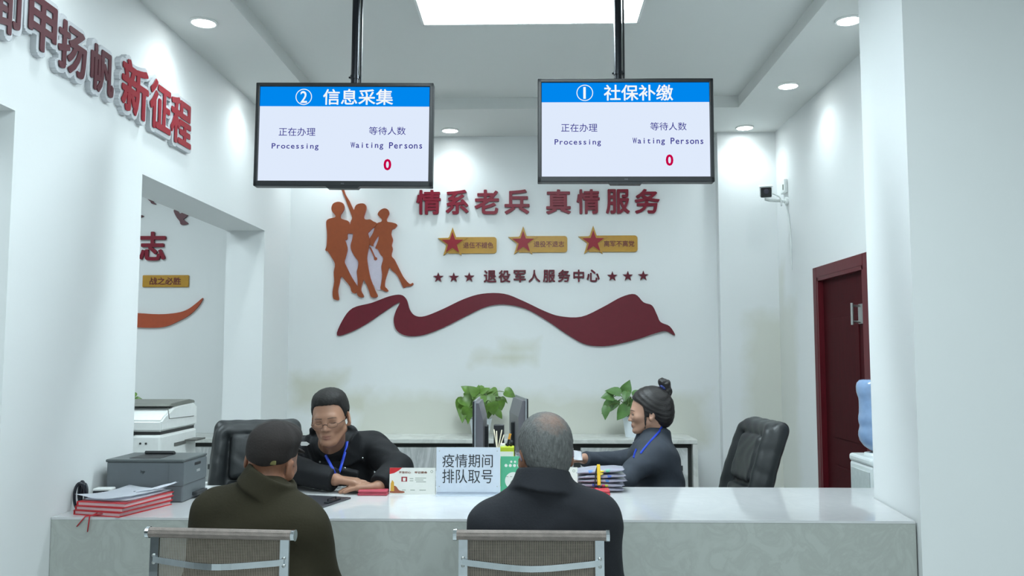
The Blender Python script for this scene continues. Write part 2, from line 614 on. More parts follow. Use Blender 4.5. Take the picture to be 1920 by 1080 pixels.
def display(pole_px, px0, px1, py0, py1, roll, num, title, label):
    Y = 3.40
    c = W((px0 + px1) / 2, (py0 + py1) / 2, Y)
    w = (W(px1, py0, Y) - W(px0, py0, Y)).length
    h = (W(px0, py0, Y) - W(px0, py1, Y)).length
    t = thing('hanging_display', label, 'screen', c, 0, 'queue screens hanging over the counter')
    t.rotation_euler = (math.radians(0), math.radians(-roll), math.radians(0.5))
    b = bmesh.new()
    bl, bb = 0.016, 0.022
    bx(-w / 2, -w / 2 + bl, -0.02, 0.03, -h / 2, h / 2, b, bev=0.003)
    bx(w / 2 - bl, w / 2, -0.02, 0.03, -h / 2, h / 2, b, bev=0.003)
    bx(-w / 2, w / 2, -0.02, 0.03, h / 2 - bl, h / 2, b, bev=0.003)
    bx(-w / 2, w / 2, -0.02, 0.03, -h / 2, -h / 2 + bb, b, bev=0.003)
    obj('bezel', b, black_plastic, t)
    b = bx(-w / 2 + 0.006, w / 2 - 0.006, 0.0, 0.045, -h / 2 + 0.006, h / 2 - 0.006, bev=0.01)
    bx(-w / 4, w / 4, 0.04, 0.07, -h / 4, h / 4, b, bev=0.01)
    obj('back_cover', b, black_plastic, t)
    b = bmesh.new()
    prism(b, [(-0.073, -0.018, -h / 2 + 0.004), (0.073, -0.018, -h / 2 + 0.004), (0.06, -0.018, -h / 2 - 0.009), (-0.06, -0.018, -h / 2 - 0.009)], (0, 0.035, 0))
    obj('sensor_bar', b, black_plastic, t)
    b = text_mesh('mi', 0.012, 0.006, 0.0006)
    place(b, (0, -0.0202, -h / 2 + 0.011), (1, 0, 0), (0, 0, 1))
    obj('logo', b, mat('dull_silver', (120, 120, 126), 0.4, 0.5), t)
    # lit picture
    sw, sh = w - 2 * bl, h - bl - bb
    cz = (bb - bl) / 2
    scr = obj('screen', bx(-sw / 2 - 0.002, sw / 2 + 0.002, -0.012, 0.0, cz - sh / 2 - 0.002, cz + sh / 2 + 0.002), screen_white, t)
    obj('header_band', bx(-sw / 2, sw / 2, -0.0126, -0.0119, cz + sh / 2 - sh * 0.208, cz + sh / 2 + 0.001), screen_blue, scr)

    def put(nm, s, fx0, fx1, fy0, fy1, m, bold=0.0, mono=False):
        tb = text_mesh(s, (fx1 - fx0) * sw, (fy1 - fy0) * sh, 0.0004, bold, mono)
        place(tb, (-sw / 2 + (fx0 + fx1) / 2 * sw, -0.0128, cz + sh / 2 - (fy0 + fy1) / 2 * sh), (1, 0, 0), (0, 0, 1))
        obj(nm, tb, m, scr)
    # ring with the counter number
    rb = bmesh.new()
    cx, cy, rr = -sw / 2 + 0.258 * sw, cz + sh / 2 - 0.108 * sh, 0.0335
    ring = [(math.cos(a * math.pi / 24), math.sin(a * math.pi / 24)) for a in range(48)]
    vo = [rb.verts.new((cx + rr * x, -0.0131, cy + rr * z)) for x, z in ring]
    vi = [rb.verts.new((cx + rr * 0.9 * x, -0.0131, cy + rr * 0.9 * z)) for x, z in ring]
    for k in range(48):
        rb.faces.new((vo[k], vo[(k + 1) % 48], vi[(k + 1) % 48], vi[k]))
    obj('number_ring', rb, screen_text_white, scr)
    put('counter_number', num, 0.238 if num == '2' else 0.249, 0.278 if num == '2' else 0.264, 0.045, 0.172, screen_text_white, 0.012)
    put('title_lettering', title, 0.372, 0.785, 0.022, 0.192, screen_text_white, 0.014)
    put('caption_lettering', '正在办理', 0.116, 0.332, 0.436, 0.525, screen_text_navy, 0.002)
    put('caption_lettering', 'Processing', 0.077, 0.353, 0.602, 0.678, screen_text_navy, 0.012, True)
    put('caption_lettering', '等待人数', 0.647, 0.863, 0.424, 0.51, screen_text_navy, 0.002)
    put('caption_lettering', 'Waiting', 0.541, 0.733, 0.588, 0.668, screen_text_navy, 0.012, True)
    put('caption_lettering', 'Persons', 0.767, 0.961, 0.588, 0.655, screen_text_navy, 0.012, True)
    put('waiting_number', '0', 0.737, 0.782, 0.765, 0.885, screen_text_red, 0.03)
    # ceiling pole and bracket
    top = HT - c.z
    pxw = W(pole_px, 100, Y).x - c.x
    b = bmesh.new()
    tube(b, [(pxw, 0.075, h / 2 - 0.12), (pxw, 0.075, top)], 0.0165, 16)
    obj('ceiling_pole', b, black_metal, t, True, angle=40)
    b = bmesh.new()
    tube(b, [(pxw, 0.075, h / 2 + 0.045), (pxw, 0.075, h / 2 + 0.06)], 0.019, 16)
    tube(b, [(pxw - 0.025, 0.075, h / 2 + 0.052), (pxw + 0.025, 0.075, h / 2 + 0.052)], 0.004, 8)
    obj('pole_clamp', b, black_metal, t)
    b = bx(pxw - 0.06, pxw + 0.06, 0.066, 0.076, h / 2 - 0.28, h / 2 - 0.06)
    obj('wall_plate', b, black_metal, t)
    b = bmesh.new()
    tube(b, [(pxw + 0.024, 0.08, h / 2 - 0.1), (pxw + 0.023, 0.078, h / 2 + 0.3), (pxw + 0.022, 0.078, top)], 0.005, 8)
    obj('power_cable', b, black_plastic, t)
    return t


display(658, 481, 811, 157.5, 350, -0.45, '2', '信息采集', 'ceiling hung screen showing circled 2 on a blue band, above the orange figures')
display(1162, 1008.5, 1336, 149.5, 342, -0.15, '1', '社保补缴', 'ceiling hung screen showing circled 1 on a blue band, right of the light panel')

# ------------------------------------------------------------------ raised lettering and cut-outs on the walls
red_letter = mat('red_acrylic', (122, 14, 38), 0.4, var=0.05, spec=0.3)
red_bright = mat('bright_red_acrylic', (140, 22, 38), 0.4, var=0.05, spec=0.3)
red_dull = mat('maroon_acrylic', (84, 32, 42), 0.35, var=0.05, spec=0.4)
red_dark = mat('dark_red_acrylic', (92, 12, 32), 0.4, var=0.05, spec=0.3)
silver_edge = mat('pale_silver_backing', (196, 198, 202), 0.4, 0.1, var=0.03)
gold = mat('gold_board', (176, 130, 30), 0.4, var=0.05)
orange = mat('burnt_orange_board', (142, 70, 38), 0.5, var=0.05, spec=0.3)
orange_edge = mat('orange_red_edge', (170, 62, 44), 0.45, var=0.05)
brown_letter = mat('brown_red_letter', (104, 34, 24), 0.4, var=0.05)
ribbon_red = mat('ribbon_dark_red', (100, 22, 36), 0.42, var=0.05, spec=0.35)
lilac = mat('pale_lilac_board', (196, 190, 204), 0.5, var=0.03)
XA, ZA = (1, 0, 0), (0, 0, 1)


def back_letter(ch, px0, px1, py0, py1, depth, bold, m, name, label, group, Y=YB):
    a, b = W(px0, py1, Y), W(px1, py0, Y)
    t = text_mesh(ch, b.x - a.x, b.z - a.z, depth, bold)
    place(t, ((a.x + b.x) / 2, Y - 0.0005, (a.z + b.z) / 2), XA, ZA)   # +Z of the text = towards the room
    o = obj(name, t, m)
    return tag(centre_origin(o), label, 'wall letter', group)


order = ['first', 'second', 'third', 'fourth', 'fifth', 'sixth', 'seventh', 'eighth']
S1 = [('情', 781, 827), ('系', 836, 879), ('老', 890, 936), ('兵', 946, 993), ('真', 1024, 1070), ('情', 1081, 1124), ('服', 1136, 1180), ('务', 1190, 1236)]
for i, (ch, a, b) in enumerate(S1):
    back_letter(ch, a, b, 357 - i * 0.25, 403 - i * 0.25, 0.022, 0.024, red_letter, 'wall_letter', f'big red raised {ch} on the back wall, {order[i]} of the top slogan', 'top slogan letters on the back wall')
S2 = [('退', 907, 931), ('役', 935, 957), ('军', 963, 986), ('人', 991, 1013), ('服', 1018, 1041), ('务', 1046, 1069), ('中', 1075, 1095), ('心', 1100, 1124)]
for i, (ch, a, b) in enumerate(S2):
    back_letter(ch, a, b, 507 - i * 0.2, 530 - i * 0.2, 0.014, 0.022, red_dark, 'wall_letter', f'small dark red {ch}, {order[i]} letter in the row between the little stars', 'small letters of the centre name on the back wall')


def star_pts(cx, cz, r, k=0.40):
    return [(cx + r * (1 if i % 2 == 0 else k) * math.sin(i * math.pi / 5), cz + r * (1 if i % 2 == 0 else k) * math.cos(i * math.pi / 5)) for i in range(10)]


SP = [(822, 520), (851, 520), (880, 519.5), (1148, 518), (1177, 517.5), (1206, 517)]
for i, (px, py) in enumerate(SP):
    c = W(px, py, YB)
    side = 'left' if i < 3 else 'right'
    k = ['outermost', 'middle', 'innermost'] if i < 3 else ['innermost', 'middle', 'outermost']
    bm = bmesh.new()
    prism(bm, [(x, YB, z) for x, z in star_pts(c.x, c.z - 0.002, 0.036)], (0, -0.012, 0))
    tag(centre_origin(obj('wall_star', bm, red_dark)), f'small dark red star, {k[i % 3]} of the three {side} of the small letters', 'wall star', 'small stars on the back wall')

for i, (px, py, tx) in enumerate(((849, 456, '退伍不褪色'), (981, 454, '退役不退志'), (1112, 453, '离军不离党'))):
    c = W(px, py, YB)
    s = YB / FPX                                    # metres per photo pixel on the wall
    where = ['first, under the slogan start', 'second, in the middle of the row', 'third, nearest the right wall'][i]
    t = thing('star_plaque', f'gold plaque with red star and small text, {where}', 'wall plaque', (c.x, YB, c.z), 0, 'star plaques on the back wall')
    b = bmesh.new()
    x0, x1, z0, z1, r = -8 * s, 83 * s, -20 * s, 11 * s, 5 * s
    pts = [(x0, 0, z0), (x1 - r, 0, z0)] + [(x1 - r + r * math.sin(a), 0, z0 + r - r * math.cos(a)) for a in (0.5, 1.05)] + [(x1, 0, z0 + r), (x1, 0, z1 - r)] + [(x1 - r + r * math.cos(a), 0, z1 - r + r * math.sin(a)) for a in (0.5, 1.05)] + [(x1 - r, 0, z1), (x0, 0, z1)]
    prism(b, pts, (0, -0.014, 0))
    obj('bar', b, gold, t)
    b = bmesh.new()
    prism(b, [(x, 0, z) for x, z in star_pts(0, 0, 29.5 * s)], (0, -0.020, 0))
    so = obj('star_border', b, gold, t)
    b = bmesh.new()
    prism(b, [(x, -0.0195, z) for x, z in star_pts(0, -1 * s, 21.5 * s)], (0, -0.006, 0))
    obj('star_face', b, red_bright, so)
    b = text_mesh(tx, 57 * s, 11.5 * s, 0.003, 0.012)
    place(b, (48.5 * s, -0.0135, -4.5 * s), XA, ZA)
    obj('lettering', b, brown_letter, t)

# dark red waving ribbon
RB = [(633, 629), (643, 601), (662, 578), (698, 568), (730, 556), (752, 553), (763, 562), (769, 581), (779, 592), (797, 593), (830, 580), (870, 561), (905, 551), (945, 551), (980, 564), (1020, 583), (1050, 593), (1090, 594), (1130, 576), (1165, 557), (1190, 552), (1206, 567), (1222, 573), (1231, 590), (1238, 604), (1255, 612), (1265, 629), (1248, 621), (1228, 625), (1195, 636), (1150, 647), (1120, 649), (1093, 644), (1060, 625), (1025, 601), (985, 579), (945, 571), (910, 576), (870, 595), (830, 615), (795, 628), (765, 630), (745, 620), (739, 601), (743, 583), (750, 567), (722, 584), (690, 606), (660, 622)]
bm = bmesh.new()
prism(bm, [W(x, y, YB) - Vector((0, 0.001, 0)) for x, y in smooth_loop(RB, 4)], (0, -0.017, 0))
tag(centre_origin(obj('ribbon_cutout', bm, ribbon_red)), 'dark red waving ribbon board along the back wall under the small letters', 'wall decoration')

# three marching figures
SA = [(245, 176), (285, 186), (299, 215), (296, 240), (282, 266), (268, 288), (270, 314), (298, 327), (330, 337), (342, 358), (352, 395), (350, 440), (328, 446), (326, 488), (313, 499), (304, 488), (317, 530), (327, 575), (312, 640), (302, 682), (318, 722), (346, 784), (384, 846), (410, 890), (404, 935), (382, 947), (360, 930), (348, 890), (310, 842), (273, 806), (258, 862), (245, 925), (253, 982), (250, 1003), (222, 1000), (205, 985), (201, 935), (214, 850), (211, 770), (221, 700), (190, 640), (160, 594), (139, 584), (150, 545), (154, 450), (147, 370), (151, 334), (175, 318), (220, 307), (224, 290), (199, 260), (191, 228), (205, 192)]
SB = [(270, 62), (293, 68), (312, 118), (342, 168), (360, 208), (380, 245), (388, 226), (400, 205), (425, 193), (460, 191), (480, 205), (484, 235), (474, 270), (464, 300), (470, 320), (490, 327), (518, 325), (545, 342), (572, 356), (560, 385), (535, 402), (512, 428), (500, 440), (507, 470), (514, 510), (508, 550), (500, 592), (491, 650), (500, 720), (515, 800), (536, 862), (560, 922), (580, 966), (565, 981), (525, 976), (510, 930), (490, 880), (464, 835), (449, 872), (440, 920), (462, 966), (455, 981), (425, 976), (406, 946), (414, 880), (411, 820), (406, 766), (415, 728), (418, 680), (390, 640), (360, 586), (354, 540), (368, 490), (372, 445), (345, 440), (352, 350), (366, 312), (345, 250), (322, 190), (302, 130)]
SCC = [(640, 231), (668, 244), (677, 275), (666, 302), (655, 325), (664, 344), (700, 350), (735, 361), (743, 377), (722, 401), (702, 410), (694, 450), (708, 496), (698, 540), (706, 575), (696, 630), (720, 660), (744, 707), (760, 740), (792, 802), (830, 850), (855, 868), (874, 858), (880, 870), (860, 885), (822, 890), (800, 901), (788, 884), (768, 840), (740, 790), (702, 757), (678, 730), (664, 772), (645, 830), (640, 885), (656, 905), (669, 926), (650, 933), (625, 921), (603, 906), (610, 860), (618, 790), (611, 720), (627, 655), (604, 620), (580, 576), (560, 566), (574, 530), (588, 490), (584, 466), (546, 530), (545, 550), (512, 538), (508, 495), (540, 440), (562, 375), (580, 354), (610, 344), (616, 325), (600, 307), (581, 285), (588, 262), (610, 241)]
SK = [(513, 565), (524, 562), (558, 636), (572, 644), (574, 660), (562, 668), (548, 660), (549, 644)]
SL = [(318, 436), (372, 436), (440, 425), (545, 395), (592, 462), (618, 560), (640, 650), (622, 720), (618, 860), (605, 912), (572, 915), (530, 860), (470, 830), (405, 880), (318, 722), (298, 680), (322, 580), (300, 488)]
fig = thing('soldier_cutout', 'burnt orange cut-out of three marching figures on the back wall under screen two', 'wall decoration', W(690, 470, YB))


def zf(pts, sub):
    return [W(580 + x / 4.5, 340 + y / 4.5, YB) for x, y in smooth_loop(pts, sub)]


for nm, pts, dep, m_, m2 in (('backing', SL, 0.008, lilac, None), ('marching_figure', SA, 0.018, orange, orange_edge), ('marching_figure', SB, 0.022, orange, orange_edge), ('marching_figure', SCC, 0.018, orange, orange_edge), ('baton', SK, 0.016, orange, orange_edge)):
    b = bmesh.new()
    prism(b, zf(pts, 3), (0, -dep, 0))
    for v in b.verts:
        v.co -= fig.location
    o = obj(nm, b, [m_] + ([m2] if m2 else []), fig)
    if m2:
        for p in o.data.polygons:
            if abs(p.normal.y) < 0.5:
                p.material_index = 1

# left wall: maroon and red letters on silver backings
LW = [('卸', -18, 40, 8, 0), ('甲', 53, 107, 48, 0), ('扬', 109, 163, 93, 0), ('帆', 170, 214, 133, 0), ('新', 228, 279, 168, 1), ('征', 281, 321, 200, 1), ('程', 320, 359, 229, 1)]
XF = XL + 0.026
for i, (ch, px0, px1, pyc, k) in enumerate(LW):
    y0, y1 = WX(px0, pyc, XF).y, WX(px1, pyc, XF).y
    ym = (y0 + y1) / 2
    zc = WX((px0 + px1) / 2, pyc, XF).z
    hh = 0.220 if k else 0.178
    t = thing('wall_letter', f'{"bright red" if k else "maroon"} raised {ch} on a silver backing, {order[i]} in the slanting row on the left wall', 'wall letter', (XL, ym, zc), 0, 'letters on the left wall')
    b = text_mesh(ch, (y1 - y0) + 0.034, hh + 0.036, 0.022, 0.085)
    place(b, (0, 0, 0), (0, 1, 0), ZA)
    obj('backing', b, silver_edge, t)
    b = text_mesh(ch, y1 - y0, hh, 0.003, 0.026)
    place(b, (0.0245, 0, 0), (0, 1, 0), ZA)
    obj('letter_face', b, red_bright if k else red_dull, t)

# decorations on the side-room wall seen through the opening
z2 = lambda x, y: W(200 + x / 3, 300 + y / 3, YB)
back_letter('志', 262, 313, 435, 489, 0.02, 0.024, red_letter, 'wall_letter', 'red raised 志 seen through the left opening, above the gold nameplate', None)
bm = bmesh.new()
prism(bm, [z2(x, y) for x, y in smooth_loop([(60, 855), (172, 861), (300, 868), (400, 860), (460, 841), (510, 805), (545, 777), (522, 820), (470, 872), (410, 906), (340, 936), (270, 944), (172, 941), (60, 925)], 4)], (0, -0.016, 0))
tag(centre_origin(obj('swoosh_cutout', bm, mat('rust_orange_board', (164, 70, 36), 0.42, var=0.05))), 'rust orange upswept swoosh board seen through the left opening above the copier', 'wall decoration')
c = z2(335, 682)
t = thing('nameplate', 'gold rounded nameplate with brown letters seen through the left opening', 'wall plaque', c)
b = bmesh.new()
box(b, (0, -0.007, 0), (89 * YB / FPX, 0.014, 23 * YB / FPX), bev=0.006)
obj('plate', b, gold, t)
b = text_mesh('战之必胜', 60 * YB / FPX, 14 * YB / FPX, 0.003, 0.016)
place(b, (0, -0.0135, 0), XA, ZA)
obj('lettering', b, brown_letter, t)
BIRDS = [([(224, 204), (240, 202), (252, 219), (272, 213), (292, 220), (270, 232), (266, 236), (282, 251), (258, 247), (250, 236), (236, 222)], 'dark red dove cut-out just under the opening lintel, smaller and left of the other'),
         ([(381, 286), (399, 282), (416, 303), (440, 292), (470, 298), (448, 325), (437, 336), (462, 359), (424, 366), (414, 345), (396, 322)], 'dark red dove cut-out, the largest one under the opening lintel'),
         ([(150, 300), (168, 312), (190, 309), (212, 317), (192, 326), (172, 332), (160, 325)], 'dark red dove wing tip just past the left pier edge above the red letter')]
for pts, lb in BIRDS:
    bm = bmesh.new()
    prism(bm, [z2(x, y) for x, y in smooth_loop(pts, 3)], (0, -0.014, 0))
    tag(centre_origin(obj('dove_cutout', bm, red_dull)), lb, 'wall decoration', 'doves on the side room wall')

# ------------------------------------------------------------------ security camera and the small wall box
cp = WX(1477, 377, XR)
t = thing('security_camera', 'white bullet security camera with dark lens face on the right wall', 'security camera', cp)
cw = mat('camera_white', (226, 230, 228), 0.35, var=0.02)
hd = W(1436, 360, cp.y - 0.06) - cp
R_ = Euler((0, 0, math.radians(-14))).to_matrix() @ Euler((math.radians(12), 0, 0)).to_matrix()
b = bmesh.new()
box(b, hd + R_ @ Vector((0, 0.03, 0)), (0.075, 0.19, 0.07), R_, bev=0.014, seg=3)
box(b, hd + R_ @ Vector((0, 0.015, 0.037)), (0.084, 0.22, 0.008), R_, bev=0.003)
obj('housing', b, cw, t, True, angle=40)
b = bmesh.new()
box(b, hd + R_ @ Vector((0, -0.068, -0.002)), (0.066, 0.012, 0.060), R_, bev=0.005)
lf = obj('lens_face', b, mat('lens_black', (28, 28, 30), 0.15, var=0.05), t)
b = bmesh.new()
lathe(b, [(0.016, 0), (0.017, 0.004), (0.012, 0.006), (0.001, 0.004)], hd + R_ @ Vector((0, -0.074, 0.006)), 20, R_ @ Euler((math.pi / 2, 0, 0)).to_matrix())
obj('lens', b, mat('lens_glass', (60, 58, 70), 0.08), lf, True)
b = bmesh.new()
base = hd + R_ @ Vector((0, 0.05, -0.05))
tube(b, [hd + R_ @ Vector((0, 0.05, -0.03)), base, base + Vector((0.03, 0.01, -0.004)), (-0.012, 0, 0)], 0.0095, 12)
tube(b, [(-0.016, 0, 0), (0, 0, 0)], 0.026, 16)
obj('bracket', b, cw, t, True, angle=50)
b = bmesh.new()
tube(b, smooth_loop([tuple(hd + R_ @ Vector((0.0, 0.125, 0.0))), tuple(hd + Vector((0.10, 0.06, -0.02))), tuple(hd + Vector((0.11, 0.05, -0.08))), (-0.03, 0.02, 0.01), (-0.006, 0.0, -0.05), (-0.004, -0.05, -0.20), (-0.004, -0.06, -0.45)], 6, False), 0.004, 8)
obj('cable', b, cw, t, True)
wp = WX(1473, 350, XR)
b = bmesh.new()
box(b, (XR - 0.011, wp.y, wp.z), (0.022, 0.09, 0.085), bev=0.004)
t = tag(centre_origin(obj('junction_box', b, cw)), 'small white wall box just above the security camera bracket', 'wall box')
b = bmesh.new()
box(b, (-0.0125, -0.02, 0.035), (0.003, 0.012, 0.035))
obj('status_slot', b, mat('slot_grey', (110, 112, 100), 0.5), t)

# ------------------------------------------------------------------ service counter and furniture behind it
cf, cb = 2.965, 3.69
ct = thing('service_counter', 'long white quartz service counter across the room between the two white walls', 'counter', (-0.2, cf, 0))


def pw(name, bm, m, root, smooth=False, angle=None):
    """part built in room coordinates under an unrotated root"""
    o = obj(name, bm, m, root, smooth, angle=angle)
    o.location = tuple(-v for v in root.location)
    return o


b = bmesh.new()
prism(b, [(XL + 0.002, cf - 0.001, CT - 0.008), (1.286, cf - 0.001, CT - 0.008), (1.334, 3.446, CT - 0.008), (XR - 0.004, 3.446, CT - 0.008), (XR - 0.004, cb, CT - 0.008), (XL + 0.002, cb, CT - 0.008)], (0, 0, 0.008))
pw('countertop', b, quartz_top_lit, ct)
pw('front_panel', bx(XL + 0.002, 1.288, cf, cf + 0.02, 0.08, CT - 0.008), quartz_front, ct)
pw('plinth', bx(XL + 0.002, 1.288, cf + 0.02, cf + 0.05, 0.0, 0.08), mat('dark_plinth', (60, 62, 62), 0.4), ct)
pw('inner_panel', bx(XL + 0.002, XR - 0.004, cb - 0.05, cb - 0.03, 0.0, CT - 0.008), white_plastic, ct)

# work desk between the clerks, at right angles to the counter
desk = thing('work_desk', 'white work desk running back from the counter between the two clerks, carrying the monitors', 'desk', (-0.2, 4.2, 0))
pw('desktop', bx(-0.50, 0.20, cb + 0.004, 4.85, 0.79, 0.82, bev=0.003), white_plastic, desk)
for x in (-0.48, 0.16):
    pw('side_panel', bx(x, x + 0.02, cb + 0.03, 4.80, 0.0, 0.79), white_plastic, desk)

# low cabinet along the back wall
slab_edge = marble('cabinet_slab', (208, 209, 204), (176, 178, 172), 5.0, 0.5, 0.25)
dark_gap = mat('dark_recess', (52, 54, 52), 0.6)
CY0, CX1 = 5.40, 1.022


def low_cabinet(x0, x1, label, doors, group=None):
    c = thing('low_cabinet', label, 'cabinet', ((x0 + x1) / 2, CY0, 0), 0, group)
    b = bmesh.new()
    bx(x0, x1, CY0, YB - 0.002, 0.895, 0.922, b, bev=0.003)
    pw('slab_top', b, slab_edge, c)
    pw('end_panel', bx(x0, x0 + 0.03, CY0, YB - 0.002, 0, 0.894), slab_edge, c)
    pw('end_panel', bx(x1 - 0.03, x1, CY0, YB - 0.002, 0, 0.894), slab_edge, c)
    pw('carcass', bx(x0 + 0.03, x1 - 0.03, CY0 + 0.05, YB - 0.004, 0.0, 0.894), dark_gap, c)
    for (a, b_, side) in doors:
        d = pw('door', bx(a, b_, CY0 + 0.015, CY0 + 0.05, 0.05, 0.868, bev=0.002), grey_marble, c)
        xh = b_ - 0.05 if side > 0 else a + 0.05
        h = bmesh.new()
        box(h, (xh, CY0 + 0.013, 0.745), (0.035, 0.008, 0.032), bev=0.002)
        box(h, (xh, CY0 + 0.009, 0.745), (0.022, 0.006, 0.020), bev=0.002)
        hh = obj('handle', h, mat('dark_steel', (74, 78, 78), 0.35, 0.7), d)
    return c


low_cabinet(XL + 0.002, CX1, 'low grey marble-doored cabinet along the stained back wall', [(-1.63, -1.07, 1), (-1.06, -0.50, 1), (-0.49, 0.02, 1), (0.03, 0.25, 1), (0.295, 0.962, 1)])
low_cabinet(-3.2, XJ - 0.03, 'low grey marble cabinet in the side room behind the white copier', [(-3.1, -2.55, 1), (-2.54, -1.99, 1)])

# ---- copier on its table, in the side room
tb = thing('side_table', 'white table under the copier in the side room', 'table', (-2.15, 4.40, 0))
pw('tabletop', bx(-2.75, XJ + 0.12, 4.10, 4.75, 0.72, 0.75, bev=0.003), white_plastic, tb)
for x in (-2.72, XJ + 0.06):
    for y in (4.14, 4.70):
        pw('leg', bx(x, x + 0.04, y, y + 0.04, 0.0, 0.72), white_plastic, tb)
cop_w = mat('copier_white', (226, 228, 226), 0.4, var=0.02)
cop_g = mat('copier_lid_grey', (112, 114, 108), 0.45, var=0.04)
cop_d = mat('copier_dark', (46, 46, 46), 0.5)
cx1 = W(302, 800, 4.19).x
cop = thing('copier', 'white multifunction copier with grey lid, partly hidden by the left white pier', 'copier', (cx1 - 0.27, 4.42, 0.75))
x0, x1, y0, y1 = cx1 - 0.54, cx1, 4.19, 4.64
b = bx(x0, x1, y0, y1, 0.75, 1.055, bev=0.012)
pw('body', b, cop_w, cop)
b = bx(x0 + 0.015, x1 - 0.012, y0 + 0.02, y1 - 0.01, 1.05, 1.075)
pw('output_gap', b, cop_d, cop)
b = bmesh.new()
prof = [(y0 + 0.004, 1.072), (y1, 1.072), (y1, 1.175), (y1 - 0.05, 1.195), (y0 + 0.16, 1.185), (y0 + 0.05, 1.15), (y0 + 0.004, 1.125)]
prism(b, [(x0, y, z) for y, z in prof], (x1 - x0, 0, 0))
bmesh.ops.bevel(b, geom=b.edges[:], offset=0.008, segments=2, affect='EDGES')
pw('scanner_unit', b, cop_w, cop)
b = bmesh.new()
prof = [(y0 + 0.15, 1.186), (y0 + 0.10, 1.19), (y0 + 0.13, 1.204), (y1 - 0.10, 1.214), (y1 - 0.03, 1.206), (y1 - 0.02, 1.192)]
prism(b, [(x0 + 0.01, y, z) for y, z in prof], (x1 - x0 - 0.015, 0, 0))
bmesh.ops.bevel(b, geom=b.edges[:], offset=0.003, segments=1, affect='EDGES')
pw('lid', b, cop_g, cop)
b = bmesh.new()
for k in range(5):
    bx(x1 - 0.245 + k * 0.021, x1 - 0.229 + k * 0.021, y0 - 0.003, y0 + 0.002, 0.945, 1.005, b)
pw('vent', b, mat('vent_grey', (150, 154, 156), 0.5), cop)
b = bmesh.new()
for k in range(2):
    lathe(b, [(0.005, 0), (0.005, 0.004), (0.001, 0.005)], (x1 - 0.10 + k * 0.028, y0, 1.015), 12, Euler((math.pi / 2, 0, 0)).to_matrix())
pw('screw', b, cop_d, cop)
b = bx(x1 - 0.19, x1 - 0.165, y0 - 0.004, y0 + 0.004, 1.06, 1.12)
bx(x1 - 0.19, x1 - 0.13, y0 - 0.004, y0 + 0.004, 1.055, 1.068, b)
pw('control_bracket', b, cop_d, cop)
b = bx(x1 - 0.004, x1 + 0.003, y0 + 0.16, y0 + 0.30, 0.985, 1.002)
bx(x1 - 0.004, x1 + 0.06, y0 + 0.29, y1 - 0.03, 0.998, 1.006, b)
pw('paper_slot', b, mat('slot_shadow_grey', (96, 96, 92), 0.6), cop)
b = bmesh.new()
tube(b, [(x1 + 0.001, y0 + 0.07, 1.185), (x1 + 0.001, y0 + 0.09, 1.13), (x1 + 0.001, y1 - 0.05, 1.122)], 0.002, 6)
pw('seam', b, cop_g, cop)

# ---- grey laser printer on the counter
pr_g = mat('printer_grey', (98, 104, 108), 0.5, var=0.03)
pr_t = mat('printer_top_grey', (84, 90, 91), 0.45, var=0.03)
pr_d = mat('printer_dark', (40, 42, 44), 0.5)
pl, prx = W(199, 905, 3.26), W(342, 943, 3.26)
pr = thing('laser_printer', 'grey boxy laser printer on the left end of the counter', 'printer', ((pl.x + prx.x) / 2, 3.26, CT))
w2 = (prx.x - pl.x) / 2
b = bx(-w2, w2, 0, 0.23, 0.0, 0.153, bev=0.006)
obj('body', b, pr_g, pr)
b = bx(-w2 - 0.004, w2 + 0.002, -0.004, 0.232, 0.151, 0.162, bev=0.004)
lid = obj('top_cover', b, pr_t, pr)
b = bx(-0.075, 0.045, 0.03, 0.16, 0.1605, 0.1635)
box(b, (-0.015, 0.165, 0.168), (0.12, 0.02, 0.012), (math.radians(-25), 0, 0), bev=0.003)
obj('output_tray', b, pr_d, pr)
b = bx(w2 - 0.055, w2 + 0.003, -0.003, 0.0, 0.062, 0.148, bev=0.001)
bx(w2, w2 + 0.003, 0.0, 0.225, 0.066, 0.148, b, bev=0.001)
obj('front_door', b, pr_g, pr)
b = bx(w2 + 0.001, w2 + 0.004, 0.10, 0.16, 0.128, 0.138)
obj('door_grip', b, pr_d, pr)
b = bx(w2 + 0.001, w2 + 0.004, 0.12, 0.155, 0.100, 0.110)
obj('badge', b, mat('badge_silver', (190, 194, 196), 0.3, 0.5), pr)
b = text_mesh('hp', 0.017, 0.014, 0.001, 0.02)
place(b, (-0.008, -0.0005, 0.115), XA, ZA)
obj('logo', b, mat('logo_grey', (70, 74, 76), 0.4), pr)
b = bx(w2 - 0.002, w2 + 0.02, 0.09, 0.20, 0.012, 0.026, bev=0.004)
obj('tray_tab', b, pr_d, pr)
b = bx(-w2 - 0.012, -w2 + 0.004, 0.12, 0.20, 0.05, 0.09, bev=0.003)
obj('rear_connector', b, pr_d, pr)

